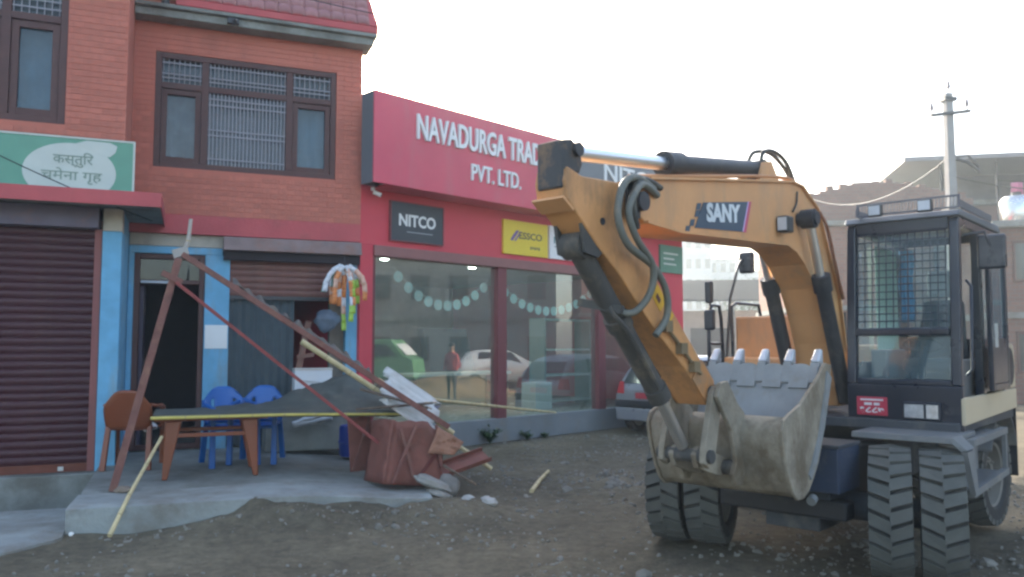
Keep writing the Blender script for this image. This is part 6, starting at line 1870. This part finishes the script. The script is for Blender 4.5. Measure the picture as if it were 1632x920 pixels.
# person in a red jacket standing across the lot (seen mirrored)
pe = bpy.data.meshes.new('person')
J = [(0, 0, 0.95), (0, 0, 1.18), (0, 0, 1.40), (0, 0, 1.52), (0, 0, 1.64), (0, 0.01, 1.74), (0.10, 0, 0.90), (0.11, 0, 0.50), (0.11, 0.02, 0.08), (0.11, -0.14, 0.04), (-0.10, 0, 0.90), (-0.11, 0, 0.50), (-0.11, 0.02, 0.08), (-0.11, -0.14, 0.04), (0.19, 0, 1.40), (0.25, 0.02, 1.14), (0.22, -0.10, 0.92), (0.215, -0.13, 0.84), (-0.19, 0, 1.40), (-0.25, 0.02, 1.14), (-0.22, -0.10, 0.92), (-0.215, -0.13, 0.84)]
Ed = [(0, 1), (1, 2), (2, 3), (3, 4), (4, 5), (0, 6), (6, 7), (7, 8), (8, 9), (0, 10), (10, 11), (11, 12), (12, 13), (2, 14), (14, 15), (15, 16), (16, 17), (2, 18), (18, 19), (19, 20), (20, 21)]
Rd = [0.15, 0.15, 0.16, 0.055, 0.095, 0.08, 0.10, 0.065, 0.045, 0.04, 0.10, 0.065, 0.045, 0.04, 0.065, 0.045, 0.035, 0.03, 0.065, 0.045, 0.035, 0.03]
pe.from_pydata(J, Ed, [])
pe.update()
pb = bpy.data.objects.new('body', pe)
COL.objects.link(pb)
pb.modifiers.new('Skin', 'SKIN')
for i, r_ in enumerate(Rd): pe.skin_vertices[0].data[i].radius = (r_, r_ * 0.85)
pe.skin_vertices[0].data[0].use_root = True
md = pb.modifiers.new('Sub', 'SUBSURF')
md.levels = md.render_levels = 2
pmat = bpy.data.materials.new('person_clothes')
pmat.use_nodes = True
n, l = pmat.node_tree.nodes, pmat.node_tree.links
tc = n.new('ShaderNodeTexCoord')
sx = n.new('ShaderNodeSeparateXYZ')
l.new(tc.outputs['Object'], sx.inputs[0])
rp = n.new('ShaderNodeValToRGB')
rp.color_ramp.interpolation = 'CONSTANT'
e = rp.color_ramp.elements
e[0].position = 0.0
e[0].color = (0.03, 0.04, 0.06, 1)
e[1].position = 0.94 / 2
e[1].color = (0.40, 0.06, 0.07, 1)
q = e.new(1.50 / 2)
q.color = (0.32, 0.19, 0.13, 1)
dv = n.new('ShaderNodeMath')
dv.operation = 'DIVIDE'
dv.inputs[1].default_value = 2.0
l.new(sx.outputs[2], dv.inputs[0])
l.new(dv.outputs[0], rp.inputs[0])
l.new(rp.outputs[0], n['Principled BSDF'].inputs['Base Color'])
pe.materials.append(pmat)
per = thing('person', 'person in a red jacket and dark trousers standing across the lot, mirrored in the glass', 'person', (9.8, 13.0, 0), R(-60))
pb.parent = per
MB().rock((0, 0.015, 1.72), 0.098, 0.108, 0.085, 2, 2, 0.15).build('hair', M('black_hair', (0.015, 0.012, 0.012), 0.6), per, smooth=60)

# ------------------------------------------------------------------ haze
hz = MB().box(-165, 165, -65, 265, -1.6, 20.0).build('haze', None)  # fades far things; also an added stand-in for veiling lens glare
hm = bpy.data.materials.new('haze_air')
hm.use_nodes = True
hm.node_tree.nodes.clear()
ho = hm.node_tree.nodes.new('ShaderNodeOutputMaterial')
hv = hm.node_tree.nodes.new('ShaderNodeVolumePrincipled')
hv.inputs['Color'].default_value = (0.84, 0.95, 1.0, 1)
hv.inputs['Density'].default_value = 0.0028
hv.inputs['Anisotropy'].default_value = 0.3
hm.node_tree.links.new(hv.outputs[0], ho.inputs['Volume'])
hz.data.materials.append(hm)
tag(hz, 'thin dusty haze in the air, standing in for lens glare too', kind='stuff')
